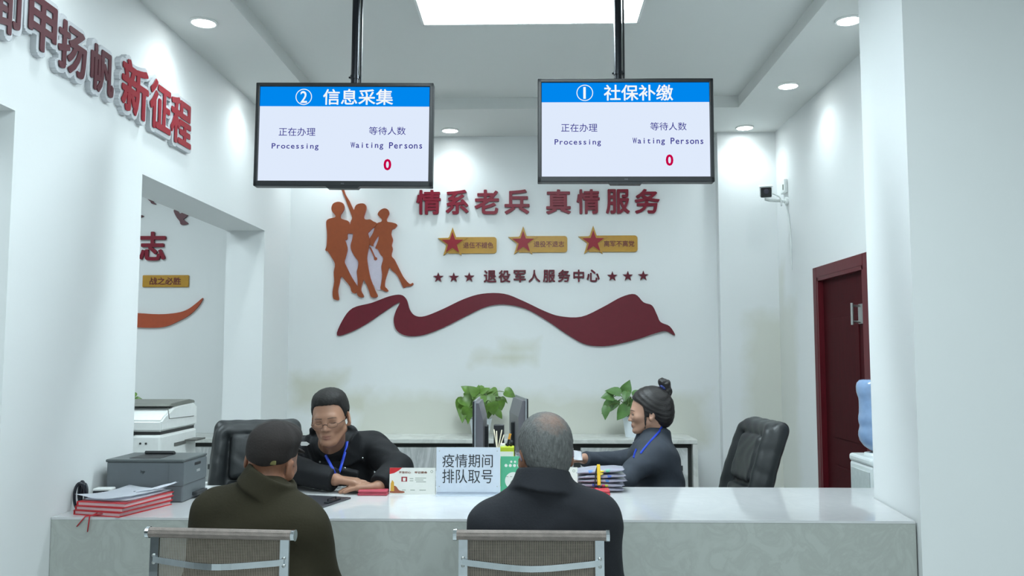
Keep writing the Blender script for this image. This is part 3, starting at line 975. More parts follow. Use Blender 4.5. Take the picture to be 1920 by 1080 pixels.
# ---- papers, files and cables on the counter's left end
paper_m = mat('white_paper', (238, 240, 247), 0.7, var=0.03, scale=8)
red_file = mat('red_file_cover', (196, 40, 48), 0.42, var=0.06)
pink_edge = mat('pale_pink_page_edges', (226, 196, 200), 0.6, var=0.08, stretch=(1, 1, 30))
rot = math.radians(-14)
sx_, sy_ = -1.48, 3.115
Rz = Matrix.Rotation(rot, 4, 'Z')
lbl = ['bottom', 'middle', 'topmost']
for k in range(3):
    f = thing('red_file', f'red document file at the counter corner by the printer, {lbl[k]} of three stacked', 'file', (sx_ + 0.006 * (k - 1), sy_ - 0.004 * k, CT + k * 0.0165), rot + 0.03 * (k - 1), 'red files stacked on the counter')
    b = bx(-0.098, 0.098, -0.135, 0.135, 0.0, 0.003)
    bx(-0.098, 0.098, -0.135, 0.135, 0.013, 0.016, b)
    bx(-0.098, -0.095, -0.135, 0.135, 0.0, 0.016, b)
    obj('cover', b, red_file, f)
    obj('pages', bx(-0.094, 0.094, -0.131, 0.131, 0.0032, 0.0128), pink_edge, f)
random.seed(4)


def sheet(name, label, cx, cy, z, w, d, rz, curl=0.01, m=None, seed=0, group=None, n=10):
    rnd = random.Random(seed)
    b = bmesh.new()
    ph = [rnd.uniform(0, 6) for _ in range(4)]
    g = {}
    for i in range(n + 1):
        for j in range(n + 1):
            u, v = i / n - 0.5, j / n - 0.5
            zz = curl * (0.35 * math.sin(5 * u + ph[0]) * math.sin(4 * v + ph[1]) + 1.4 * max(0, abs(u) + abs(v) - 0.62) ** 1.4 + 0.4)
            g[i, j] = b.verts.new((u * w, v * d, zz))
    for i in range(n):
        for j in range(n):
            b.faces.new((g[i, j], g[i + 1, j], g[i + 1, j + 1], g[i, j + 1]))
    bmesh.ops.solidify(b, geom=b.faces[:], thickness=-0.0006)
    o = obj(name, b, m or paper_m, None, True)
    o.location = (cx, cy, z)
    o.rotation_euler = (0, 0, rz)
    return tag(o, label, 'paper', group)


zt = CT + 3 * 0.0165
sheet('paper_sheet', 'white paper sheet lying directly on the red files, under the crumpled one', sx_ + 0.01, sy_, zt + 0.001, 0.19, 0.26, rot + 0.05, 0.006, seed=1, group='loose papers on the red files')
sheet('paper_sheet', 'crumpled white paper sheet on top of the red files, corner lifted towards the wall', sx_ - 0.015, sy_ - 0.002, zt + 0.0065, 0.185, 0.25, rot - 0.10, 0.013, seed=5, group='loose papers on the red files')
o = sheet('paper_strip', 'narrow white rolled paper strip sticking up off the red files beside the printer', sx_ + 0.088, sy_ + 0.05, zt + 0.018, 0.018, 0.17, rot - 0.25, 0.01, seed=7)
o.rotation_euler = (0.10, 0, rot - 0.35)

red_cord = mat('red_ribbon_cord', (176, 22, 36), 0.5)
b = bmesh.new()
e0, e1, e2 = W(222, 940, 2.99), W(158, 962, cf - 0.006), W(143, 988, cf - 0.006)
tube(b, [W(214, 944, 3.02), (e0.x - 0.04, 2.99, CT + 0.010), (e1.x + 0.004, cf - 0.006, CT + 0.004), W(144, 987, cf - 0.007)], 0.0035, 8, flat=0.5)
tag(centre_origin(obj('red_ribbon', b, red_cord, None, True)), 'red ribbon end hanging over the counter edge, the outer of two', 'cord', 'red file ribbons')
b = bmesh.new()
tube(b, [W(222, 944, 3.02), (W(170, 962, cf).x + 0.01, 2.99, CT + 0.010), (W(170, 962, cf).x, cf - 0.006, CT + 0.004), W(164, 997, cf - 0.007)], 0.0035, 8, flat=0.5)
tag(centre_origin(obj('red_ribbon', b, red_cord, None, True)), 'red ribbon end hanging over the counter edge, nearer the red files', 'cord', 'red file ribbons')

cable_m = mat('black_cable', (18, 24, 34), 0.35)
b = bmesh.new()
c = W(152, 940, 3.10)
c.z = CT
pts = []
for k in range(40):
    a = k / 39 * 2 * math.pi * 2.6
    f = k / 39
    pts.append((c.x + 0.016 * math.cos(a) + 0.012 * (f - 0.5), c.y + 0.02 * math.sin(a * 0.5), c.z + 0.052 + 0.044 * math.sin(a) + 0.006 * math.sin(a * 0.37)))
pts += [(c.x + 0.03, c.y + 0.02, CT + 0.012), (c.x + 0.07, c.y + 0.10, CT + 0.012)]
tube(b, smooth_loop(pts, 3, False), 0.0052, 8)
tag(centre_origin(obj('cable_coil', b, cable_m, None, True)), 'bundled black cable loop standing at the left counter corner', 'cable')
dv = W(190, 935, 3.19)
t = thing('desk_camera', 'small black and white boxed device behind the red files beside the printer', 'device', (dv.x, 3.19, CT), math.radians(6))
b = bx(-0.034, 0.034, 0, 0.05, 0.0, 0.062, bev=0.004)
obj('casing', b, white_plastic, t)
b = bx(-0.031, 0.027, -0.004, 0.002, 0.004, 0.055, bev=0.003)
obj('front_face', b, mat('dark_navy_face', (24, 26, 34), 0.3), t)
b = bmesh.new()
lathe(b, [(0.022, 0), (0.024, 0.012), (0.018, 0.016), (0.001, 0.014)], (0.0, -0.004, 0.030), 24, Euler((math.pi / 2, 0, 0)).to_matrix())
obj('lens_barrel', b, pr_d, t, True, angle=40)

# ---- signs standing on the counter
sign_w = mat('frosted_white_board', (206, 214, 226), 0.3, var=0.02, coat=0.3)
ink = mat('black_ink', (34, 38, 44), 0.6)
a, b_ = W(818, 924, 3.46), W(938, 839, 3.46)
t = thing('counter_sign', 'white acrylic counter sign with two lines of black Chinese characters beside the green card', 'sign', ((a.x + b_.x) / 2, 3.46, CT))
w2, hh = (b_.x - a.x) / 2, b_.z - CT
b = bx(-w2, w2, 0, 0.004, 0.012, hh)
bx(-w2, w2, -0.03, 0.03, 0.0, 0.003, b)
bx(-w2, w2, 0.004, 0.012, 0.0, 0.02, b)
bd = obj('board', b, sign_w, t)
for txt, f0, f1 in (('疫情期间', 0.14, 0.42), ('排队取号', 0.46, 0.75)):
    q = text_mesh(txt, 0.79 * 2 * w2, (f1 - f0) * hh, 0.0006, 0.0)
    place(q, (-0.025 * w2, -0.0004, hh - (f0 + f1) / 2 * hh), XA, ZA)
    obj('lettering', q, ink, t)
b = bmesh.new()
for sx in (-1, 1):
    for zz in (0.035, hh - 0.014):
        lathe(b, [(0.0022, 0), (0.0022, 0.002), (0.0005, 0.003)], (sx * (w2 - 0.012), 0, zz), 10, Euler((math.pi / 2, 0, 0)).to_matrix())
obj('corner_pins', b, brushed, t)

card_w = mat('leaflet_white', (226, 226, 220), 0.45, var=0.02, coat=0.2)
card_red = mat('leaflet_red', (196, 34, 40), 0.45)
card_gold = mat('leaflet_gold', (206, 160, 60), 0.45)
card_brown = mat('leaflet_brown', (150, 84, 60), 0.5)
card_grey = mat('leaflet_print_grey', (150, 156, 146), 0.6)


def leaflet(px0, px1, py0, py1, Y, label):
    a, b_ = W(px0, py1, Y), W(px1, py0, Y)
    w, h = b_.x - a.x, b_.z - CT
    t = thing('desk_card', label, 'desk card', ((a.x + b_.x) / 2, Y, CT), 0, 'white desk cards on the counter')
    b = bmesh.new()
    prism(b, [(-w / 2, 0, 0.0), (-w / 2, 0.012, h), (-w / 2, 0.0135, h), (-w / 2, 0.0015, 0.0)], (w, 0, 0))
    prism(b, [(-w / 2, 0.026, 0.0), (-w / 2, 0.0125, h), (-w / 2, 0.0138, h), (-w / 2, 0.0275, 0.0)], (w, 0, 0))
    obj('card', b, card_w, t)

    def fl(z, d=0.0005):
        return 0.012 * z / h - d
    q = bmesh.new()
    prism(q, [(x * w - w / 2, fl(z * h), z * h) for x, z in ((0.0, 0.76), (0.10, 0.80), (0.20, 0.90), (0.27, 1.0), (0.0, 1.0))], (0, 0.0004, 0))
    obj('red_corner', q, card_red, t)
    q = bmesh.new()
    prism(q, [(x * w - w / 2, fl(z * h), z * h) for x, z in smooth_loop([(0.02, 0.06), (0.3, 0.05), (0.33, 0.11), (0.22, 0.15), (0.16, 0.28), (0.10, 0.32), (0.06, 0.2)], 3)], (0, 0.0004, 0))
    obj('monument_print', q, card_brown, t)
    q = bmesh.new()
    prism(q, [(x * w - w / 2, fl(z * h, 0.0007), z * h) for x, z in ((0.03, 0.12), (0.11, 0.12), (0.10, 0.45), (0.06, 0.54), (0.03, 0.4))], (0, 0.0004, 0))
    obj('gold_print', q, card_gold, t)
    q = bmesh.new()
    prism(q, [(x * w - w / 2, fl(z * h), z * h) for x, z in ((0.26, 0.48), (0.385, 0.48), (0.385, 0.66), (0.26, 0.66))], (0, 0.0004, 0))
    obj('seal_print', q, mat('seal_red', (150, 30, 40), 0.5), t)
    q = bmesh.new()
    prism(q, [(x * w - w / 2, fl(z * h, 0.0007), z * h) for x, z in ((0.295, 0.5), (0.35, 0.5), (0.355, 0.62), (0.29, 0.62))], (0, 0.0004, 0))
    obj('seal_figure', q, card_w, t)
    for s, x0, x1, z0, z1, m_, bo in (('不忘初心', 0.20, 0.465, 0.78, 0.87, card_brown, 0.02), ('牢记使命', 0.545, 0.82, 0.78, 0.87, card_brown, 0.02)):
        q = text_mesh(s, (x1 - x0) * w, (z1 - z0) * h, 0.0004, bo)
        place(q, ((x0 + x1) / 2 * w - w / 2, fl((z0 + z1) / 2 * h, 0.0002) - 0.0006, (z0 + z1) / 2 * h), XA, ZA)
        obj('lettering', q, m_, t)
    q = bmesh.new()
    for x0, x1, z in ((0.44, 0.52, 0.58), (0.44, 0.52, 0.50), (0.56, 0.80, 0.60), (0.56, 0.74, 0.53), (0.58, 0.80, 0.46), (0.28, 0.36, 0.15), (0.46, 0.56, 0.15), (0.66, 0.80, 0.15)):
        prism(q, [(x0 * w - w / 2, fl(z * h, 0.0006), z * h), (x1 * w - w / 2, fl(z * h, 0.0006), z * h), (x1 * w - w / 2, fl(z * h, 0.0006), z * h + 0.0025), (x0 * w - w / 2, fl(z * h, 0.0006), z * h + 0.0025)], (0, 0.0004, 0))
    obj('fine_print', q, card_grey, t)
    q = bmesh.new()
    lathe(q, [(0.0035, 0), (0.0055, 0), (0.0055, 0.0005), (0.0035, 0.0005), (0.0035, 0)], (w * 0.42, fl(0.86 * h, 0.0003), 0.86 * h), 18, Euler((math.pi / 2, 0, 0)).to_matrix(), cap=False)
    obj('round_mark', q, card_grey, t)


leaflet(729.5, 816, 878, 926, 3.475, 'white folded desk card with red corner standing left of the counter sign')
leaflet(996, 1083, 877, 920, 3.53, 'white folded desk card half hidden behind the grey-haired man, by the plastic folders')

green = mat('mint_green_card', (84, 176, 136), 0.45, var=0.02, coat=0.2)
a, b_ = W(938.5, 924, 3.485), W(1032, 856, 3.485)
w, h = b_.x - a.x, b_.z - CT
t = thing('green_card', 'mint green standing card with a white disc and red seal right of the counter sign', 'desk card', ((a.x + b_.x) / 2, 3.485, CT))
obj('card', bx(-w / 2, w / 2, 0, 0.003, 0, h), green, t)
b = bx(-w / 2, w / 2, 0, 0.05, 0, 0.003)
obj('foot', b, green, t)
def disc(cx, cz, r, y, r0=0.0005):
    q = bmesh.new()
    lathe(q, [(r0, 0), (r, 0), (r, 0.0004), (r0, 0.0004)], (cx, y, cz), 32, Euler((math.pi / 2, 0, 0)).to_matrix(), cap=r0 < 0.001)
    return q


dx = -w / 2 + 0.26 * w
obj('white_disc', disc(dx, 0.36 * h, 0.17 * w, -0.0002), card_w, t)
obj('seal_ring', disc(dx, 0.30 * h, 0.062 * w, -0.0007, 0.045 * w), card_grey, t)
obj('red_seal', disc(dx, 0.30 * h, 0.04 * w, -0.0007), mat('seal_bright_red', (206, 70, 66), 0.5), t)
for k in range(4):
    obj('title_dot', disc(-w / 2 + (0.11 + 0.085 * k) * w, 0.76 * h, 0.030 * w, -0.0002), card_w, t)
for k in range(2):
    obj('title_dot', disc(-w / 2 + (0.215 + 0.075 * k) * w, 0.86 * h, 0.022 * w, -0.0002), card_w, t)
b = bmesh.new()
for k in range(4):
    bx(dx - 0.03 + k * 0.016, dx - 0.021 + k * 0.016, -0.0012, -0.0006, 0.46 * h, 0.475 * h, b)
obj('fine_print', b, card_grey, t)

# ---- ink pads
pad_red = mat('ink_pad_red', (176, 66, 84), 0.4, var=0.05)
pad_red2 = mat('ink_pad_bright_red', (198, 66, 76), 0.4, var=0.05)
for (px, py, Y, wd_, m_, lb) in ((701, 921, 3.47, 0.118, pad_red, 'pink-red flat ink pad box in front of the male clerk, beside the desk card'),
                                (1114, 920, 3.50, 0.125, pad_red2, 'bright red flat ink pad box in front of the plastic folders')):
    c = W(px, py, Y)
    t = thing('ink_pad', lb, 'ink pad', (c.x, Y, CT), 0, 'ink pads on the counter')
    obj('base', bx(-wd_ / 2, wd_ / 2, -0.035, 0.035, 0, 0.010, bev=0.003), m_, t)
    obj('lid', bx(-wd_ / 2 + 0.001, wd_ / 2 - 0.001, -0.034, 0.034, 0.0108, 0.021, bev=0.004), m_, t)

# ---- dark clipboard in front of the male clerk
c = W(585, 934, 3.25)
t = thing('clipboard', 'dark grey clipboard folder lying on the counter between the capped man and the clerk', 'clipboard', (c.x - 0.06, 3.30, CT), math.radians(-16))
obj('board', bx(-0.16, 0.16, -0.11, 0.11, 0, 0.007, bev=0.002), mat('dark_folder', (52, 52, 58), 0.35, coat=0.2), t)
b = bx(0.132, 0.15, -0.05, 0.05, 0.0072, 0.012, bev=0.002)
tube(b, [(0.138, -0.03, 0.011), (0.138, -0.03, 0.02), (0.138, 0.03, 0.02), (0.138, 0.03, 0.011)], 0.0025, 8)
obj('clip', b, black_metal, t)

# ---- plastic folders with the yellow pencil case print, on the counter right of the grey-haired man
pc = W(1122, 885, 3.56)
t = thing('craft_knife', 'yellow craft knife with black ends leaning upright on the plastic folders', 'knife', (pc.x, 3.512, CT + 0.004))
t.rotation_euler = (math.radians(-10), math.radians(-1), 0)
b = bx(-0.007, 0.007, -0.004, 0.004, 0.028, 0.112, bev=0.003)
obj('handle', b, mat('pencil_yellow', (232, 190, 40), 0.35), t)
b = bmesh.new()
prism(b, [(-0.005, -0.003, 0.03), (0.005, -0.003, 0.03), (0.003, -0.003, 0.0), (-0.001, -0.003, 0.0)], (0, 0.006, 0))
obj('tip', b, black_plastic, t)
b = bmesh.new()
prism(b, [(0.006, -0.002, 0.080), (0.020, -0.002, 0.074), (0.006, -0.002, 0.068)], (0, 0.004, 0))
obj('slider', b, mat('slider_yellow', (226, 200, 70), 0.35), t)
b = bmesh.new()
tube(b, smooth_loop([(-0.004, 0, 0.105), (-0.012, 0.0, 0.08), (-0.016, -0.002, 0.04), (-0.026, -0.004, 0.006)], 5, False), 0.0025, 8)
obj('cord', b, black_plastic, t, True)

# ---- monitors on the work desk
mon_back = mat('monitor_grey_back', (96, 94, 100), 0.4, var=0.04)
mon_edge = mat('monitor_silver_edge', (150, 154, 160), 0.3, 0.4)


def monitor(px, pytop, Y, rz, label):
    c = W(px, pytop, Y)
    t = thing('monitor', label, 'monitor', (c.x, Y, 0.82), rz, 'desk monitors')
    h1 = c.z - 0.82
    b = bx(-0.20, 0.20, -0.012, 0.0, h1 - 0.30, h1, bev=0.003)
    obj('bezel', b, black_plastic, t)
    obj('screen_glass', bx(-0.188, 0.188, -0.0135, -0.011, h1 - 0.275, h1 - 0.012), mat('dark_screen', (24, 26, 34), 0.12), t)
    b = bmesh.new()
    prism(b, [(-0.19, 0, h1 - 0.01), (-0.19, 0.014, h1 - 0.01), (-0.19, 0.034, h1 - 0.085), (-0.19, 0.034, h1 - 0.25), (-0.19, 0.0, h1 - 0.29)], (0.38, 0, 0))
    obj('back_cover', b, mon_back, t)
    b = bx(-0.202, 0.202, -0.004, 0.002, h1 - 0.302, h1 + 0.002)
    obj('edge_band', b, mon_edge, t)
    b = bx(-0.03, 0.03, 0.03, 0.05, 0.012, h1 - 0.12, bev=0.004)
    st = obj('stand', b, black_plastic, t)
    b = bx(-0.08, 0.08, -0.03, 0.07, 0.0, 0.012, bev=0.004)
    obj('base', b, black_plastic, t)


monitor(896, 748, 4.02, math.radians(-89.5), 'black monitor seen edge-on behind the counter sign, facing the male clerk')
monitor(976, 744, 4.24, math.radians(98), 'dark monitor behind the grey-haired man, turned towards the female clerk')

# ---- pen pots, pens and papers on the desk
c = W(935, 832, 3.86)
t = thing('pen_holder', 'tall black pen holder behind the counter sign beside the edge-on monitor', 'pen holder', (c.x, 3.90, 0.82))
hp_ = W(935, 796, 3.90).z - 0.82
b = bmesh.new()
box(b, (0, 0, hp_ / 2), (0.046, 0.046, hp_), bev=0.003)
obj('cup', b, black_plastic, t)
wood = mat('pale_wood_stick', (206, 196, 172), 0.6)
pen_lb = ['leftmost of the pale sticks standing in front of the black pen holder', 'second from left of the pale sticks before the black pen holder', 'third from left of the pale sticks before the black pen holder', 'rightmost of the pale sticks before the black pen holder']
pot = thing('stick_cup', 'low clear-grey cup holding the pale sticks behind the counter sign', 'cup', (c.x, 3.835, 0.82))
b = bmesh.new()
lathe(b, [(0.024, 0), (0.028, 0.05), (0.026, 0.05), (0.022, 0.004), (0.001, 0.004)], cap=False)
obj('cup', b, mat('smoky_cup', (120, 124, 124), 0.3), pot, True)
for k, (p0, p1) in enumerate((((926, 805), (931, 836)), ((931, 808), (932, 836)), ((941, 806), (935, 836)), ((945, 815), (938, 836)))):
    b = bmesh.new()
    a_, e_ = W(*p0, 3.83), W(*p1, 3.83)
    e_ = a_ + (e_ - a_) * ((a_.z - 0.827) / (a_.z - e_.z))
    tube(b, [e_, a_], 0.0024, 8)
    tag(centre_origin(obj('wooden_stick', b, wood, None, True)), pen_lb[k], 'stick', 'sticks in the cup')
c = W(951, 850, 3.80)
t = thing('tissue_box', 'lime green box behind the mint green card', 'box', (c.x, 3.82, 0.82))
hb = W(951, 838, 3.79).z - 0.82
obj('body', bx(-0.032, 0.03, -0.03, 0.03, 0, hb, bev=0.003), mat('lime_green', (178, 192, 40), 0.5), t)
b = bx(-0.03, 0.028, -0.031, -0.028, hb - 0.05, hb - 0.02)
obj('label_print', b, mat('lime_label', (222, 224, 214), 0.5), t)
b = bmesh.new()
a_ = W(947, 832, 3.82)
box(b, (-0.02, 0, hb + 0.006), (0.022, 0.03, 0.012), bev=0.002)
obj('white_eraser', b, white_plastic, t)
for px0, py0, px1, py1, r, rgb, lb in ((957, 813, 951, 838, 0.0055, (214, 150, 60), 'orange-topped marker standing in the lime green box'), (960, 826, 957, 840, 0.006, (24, 24, 26), 'short black pen standing in the lime green box')):
    a_, e_ = W(px0, py0, 3.822), W(px1, py1, 3.822)
    e_ = a_ + (e_ - a_) * ((a_.z - (0.82 + hb)) / (a_.z - e_.z))
    b = bmesh.new()
    tube(b, [e_ + (e_ - a_) * 0.02, a_], r, 10)
    m_ = mat('pen_' + lb[:6], rgb, 0.4)
    if r < 0.006:
        t2 = thing('marker_pen', lb, 'pen', e_)
        b.free()
        b = bmesh.new()
        mid = e_ + (a_ - e_) * 0.55
        tube(b, [e_ - e_, mid - e_], r, 10)
        obj('barrel', b, black_plastic, t2, True, angle=40)
        b = bmesh.new()
        tube(b, [mid - e_, a_ - e_], r * 1.05, 10)
        obj('cap', b, m_, t2, True, angle=40)
    else:
        tag(centre_origin(obj('pen', b, m_, None, True)), lb, 'pen')
sheet('paper_sheet', 'white paper lying on the work desk behind the left desk card, under the pen', W(800, 872, 3.92).x, 3.93, 0.905, 0.20, 0.18, 0.2, 0.008, seed=31, group='papers on the work desk')
b = bx(-0.10, 0.10, -0.10, 0.10, 0, 0.08, bev=0.003)
o = obj('paper_ream', b, paper_m)
o.location = (W(800, 872, 3.92).x, 3.93, 0.82)
tag(o, 'thick block of white paper on the work desk behind the left desk card', 'paper')
b = bmesh.new()
a_, e_ = W(788, 869, 3.83), W(806, 866, 3.86)
a_.z = e_.z = 0.919
tube(b, [a_, e_], 0.004, 8)
tag(centre_origin(obj('ball_pen', b, card_brown, None, True)), 'brown pen lying on the white paper block behind the left desk card', 'pen')

# ---- pothos plants on the back cabinet
leaf_m = mat('pothos_leaf', (92, 128, 48), 0.38, var=0.35, scale=18)
leaf_m2 = mat('pothos_leaf_grey', (88, 126, 66), 0.4, var=0.3, scale=18)
stem_m = mat('pothos_stem', (98, 120, 60), 0.5)
pot_m = mat('white_planter', (220, 226, 232), 0.35, var=0.02)
soil_m = mat('potting_soil', (50, 42, 34), 0.9, var=0.3, bump=0.5)


def leaf_bm(bm, base, tip, width, nrm, droop=0.25):
    """heart-shaped leaf, folded along its midrib and drooping"""
    base, tip = Vector(base), Vector(tip)
    d = tip - base
    L = d.length
    d.normalize()
    n = (Vector(nrm) - d * Vector(nrm).dot(d)).normalized()
    s = d.cross(n)
    prof = [(-0.06, 0.0, 0.26), (0.06, 0.0, 0.44), (0.25, 0, 0.5), (0.45, 0, 0.45), (0.65, 0, 0.32), (0.85, 0, 0.14), (1.0, 0, 0.0)]
    rows = []
    for u, _, wv in prof:
        dz = -droop * u * u * L
        c = base + d * (max(u, 0) * L) + n * dz
        ed = base + d * (u * L) + n * dz
        row = []
        for k in (-1, -0.5, 0, 0.5, 1):
            row.append(bm.verts.new((c if k == 0 else ed) + s * (k * wv * width) + n * (abs(k) * wv * width * 0.28)))
        rows.append(row)
    for i in range(len(rows) - 1):
        for k in range(4):
            bm.faces.new((rows[i][k], rows[i][k + 1], rows[i + 1][k + 1], rows[i + 1][k]))


def plant(loc, pot_r, pot_h, leaves, label, m, seed, square=False):
    t = thing('potted_plant', label, 'plant', loc, 0, 'potted pothos plants')
    b = bmesh.new()
    lathe(b, [(pot_r * 0.70, 0), (pot_r * 0.98, pot_h * 0.97), (pot_r, pot_h), (pot_r * 0.93, pot_h), (pot_r * 0.9, pot_h * 0.85), (0.001, pot_h * 0.85)], seg=32, cap=False)
    obj('pot', b, pot_m, t, True, angle=40)
    b = bmesh.new()
    lathe(b, [(0.001, pot_h * 0.86), (pot_r * 0.89, pot_h * 0.86)], seg=24, cap=False)
    obj('soil', b, soil_m, t)
    fb, sb = bmesh.new(), bmesh.new()
    rnd = random.Random(seed)
    for (x, y, z, tx, ty, tz, w) in leaves:
        base = Vector((x, y, z))
        tip = base + Vector((tx, ty, tz))
        leaf_bm(fb, base, tip, w, Vector((rnd.uniform(-0.3, 0.3), -0.75, 0.65)), rnd.uniform(0.1, 0.4))
        root = Vector((x * 0.12, y * 0.12, pot_h * 0.86))
        mid = Vector((x * 0.55, y * 0.55, max(z, pot_h) * 0.75 + pot_h * 0.35 + 0.02))
        tube(sb, smooth_loop([tuple(root), tuple(mid), tuple(base)], 4, False), 0.0028, 6)
    obj('foliage', fb, m, t, True)
    obj('stems', sb, stem_m, t, True)
    return t


def leaf_from_px(bx_, by_, tx_, ty_, Y, loc, wid, jit=0.0):
    a_, e_ = W(bx_, by_, Y), W(tx_, ty_, Y + jit)
    d = a_ - Vector(loc)
    q = e_ - a_
    return (d.x, d.y, d.z, q.x, q.y, q.z, wid)


Y1 = 5.58
l1 = (W(901, 810, Y1).x, Y1, 0.922)
rnd = random.Random(11)
LV = []
for (a0, a1, t0, t1, wd_) in ((880, 735, 866, 723, .06), (893, 740, 880, 723, .07), (900, 738, 918, 726, .05), (905, 738, 924, 727, .045), (897, 733, 897, 721, .03), (885, 742, 876, 760, .10), (870, 748, 857, 775, .09), (868, 760, 867, 792, .07), (880, 765, 871, 790, .09), (888, 750, 890, 780, .11), (900, 745, 905, 775, .11), (912, 742, 915, 772, .11), (918, 735, 934, 742, .09), (925, 748, 936, 768, .09), (936, 752, 944, 770, .07), (946, 735, 968, 741, .085), (930, 770, 943, 784, .05), (915, 760, 915, 782, .10), (905, 760, 898, 784, .09), (880, 775, 876, 796, .04), (893, 728, 908, 742, .09), (880, 735, 890, 752, .10), (868, 745, 880, 762, .10), (903, 742, 893, 760, .10), (922, 755, 928, 780, .08), (940, 745, 951, 752, .03)):
    LV.append(leaf_from_px(a0, a1, t0, t1, Y1 - rnd.uniform(-0.06, 0.12), l1, wd_, rnd.uniform(-0.06, 0.02)))
plant(l1, 0.075, 0.115, LV, 'bushy green potted plant in a white pot on the back cabinet, behind the edge-on monitor', leaf_m, 3)
l2 = (W(1186, 810, Y1).x, Y1, 0.922)
LV = []
for (a0, a1, t0, t1, wd_) in ((1163, 738, 1137, 728, .075), (1150, 744, 1129, 741, .085), (1150, 756, 1126, 772, .09), (1138, 762, 1133, 786, .06), (1170, 738, 1181, 714, .08), (1176, 762, 1156, 788, .085), (1158, 752, 1148, 768, .05), (1182, 748, 1170, 768, .07), (1176, 735, 1170, 752, .06), (1190, 745, 1205, 730, .08), (1200, 752, 1215, 768, .08)):
    LV.append(leaf_from_px(a0, a1, t0, t1, Y1 - rnd.uniform(0.0, 0.08), l2, wd_, rnd.uniform(-0.05, 0.02)))
plant(l2, 0.065, 0.13, LV, 'sparser trailing plant in a white pot on the back cabinet, behind the female clerk', leaf_m2, 5)
l3 = (W(247, 812, 5.5).x, 5.55, 0.922)
LV = []
for (a0, a1, t0, t1, wd_) in ((255, 752, 266, 747, .06), (250, 752, 262, 755, .06), (240, 750, 228, 744, .06), (235, 760, 222, 775, .07), (250, 745, 244, 733, .06), (255, 757, 268, 753, .05)):
    LV.append(leaf_from_px(a0, a1, t0, t1, 5.5, l3, wd_))
plant(l3, 0.065, 0.13, LV, 'green plant in the side room mostly hidden by the left pier, above the copier', leaf_m, 8)

# ---- water dispenser and bottle
wx0, wx1, wy0, wy1 = 1.440, 1.628, 3.72, 3.98
zt_ = W(1587, 848, wy1).z
t = thing('water_dispenser', 'white floor-standing water dispenser half hidden by the right white wall end', 'water dispenser', ((wx0 + wx1) / 2, (wy0 + wy1) / 2, 0))
disp_w = mat('dispenser_white', (216, 222, 222), 0.35, var=0.02)
pw('body', bx(wx0, wx1, wy0, wy1, 0.0, zt_ - 0.03, bev=0.015), disp_w, t)
pw('top_deck', bx(wx0 - 0.003, wx1, wy0 - 0.003, wy1, zt_ - 0.035, zt_, bev=0.012), disp_w, t)
b = bmesh.new()
lathe(b, [(0.072, zt_ - 0.002), (0.070, zt_ + 0.012), (0.05, zt_ + 0.014)], (1.534, 3.85, 0), 28, cap=False)
pw('bottle_collar', b, disp_w, t, True)
b = bmesh.new()
tube(b, [(1.54, wy0, zt_ - 0.10), (1.54, wy0 - 0.022, zt_ - 0.105), (1.54, wy0 - 0.024, zt_ - 0.125)], 0.007, 10)
bx(wx0 - 0.004, wx0 + 0.002, wy0 + 0.02, wy1 - 0.03, zt_ - 0.30, zt_ - 0.06, b)
pw('side_panel', b, mat('dispenser_grey', (190, 198, 198), 0.4), t)
water = mat('blue_bottle_plastic', (150, 180, 220), 0.15, var=0.06, trans=0.3, coat=0.4)
b = bmesh.new()
B = [(0.028, 0.010), (0.05, 0.018), (0.082, 0.036), (0.102, 0.060), (0.108, 0.082), (0.107, 0.098), (0.102, 0.112), (0.100, 0.124), (0.104, 0.136), (0.106, 0.150), (0.1045, 0.164), (0.1015, 0.176), (0.1005, 0.20), (0.1005, 0.225), (0.102, 0.24), (0.107, 0.252), (0.1115, 0.268), (0.112, 0.288), (0.108, 0.304), (0.096, 0.316), (0.078, 0.319), (0.03, 0.317), (0.001, 0.317)]
lathe(b, [(r * 0.86, z * 1.04) for r, z in B], (0, 0, 0), 40, cap=False)
o = obj('bottle_shell', b, water, None, True)
o.name = 'water_bottle'
o.location = (1.534, 3.85, zt_ + 0.003)
tag(o, 'upturned blue water bottle on the white dispenser beside the red door', 'water bottle')

# ------------------------------------------------------------------ smooth bodies: implicit shapes polygonised once
def smin(a, b, k):
    if k <= 0:
        return np.minimum(a, b)
    h = np.clip(0.5 + 0.5 * (b - a) / k, 0, 1)
    return b * (1 - h) + a * h - k * h * (1 - h)


def smax(a, b, k):
    return -smin(-a, -b, k)


def f_ell(p, c, r, R=None):
    q = p - np.asarray(c, np.float32)
    if R is not None:
        q = q @ np.asarray(R, np.float32)
    r = np.asarray(r, np.float32)
    k0 = np.sqrt(((q / r) ** 2).sum(1))
    k1 = np.sqrt(((q / (r * r)) ** 2).sum(1)) + 1e-9
    return k0 * (k0 - 1) / k1


def f_cap(p, a, b, ra, rb=None):
    rb = ra if rb is None else rb
    a, b = np.asarray(a, np.float32), np.asarray(b, np.float32)
    ab = b - a
    q = p - a
    h = np.clip(q @ ab / max(float(ab @ ab), 1e-9), 0, 1)
    return np.sqrt(((q - h[:, None] * ab) ** 2).sum(1)) - (ra + (rb - ra) * h)


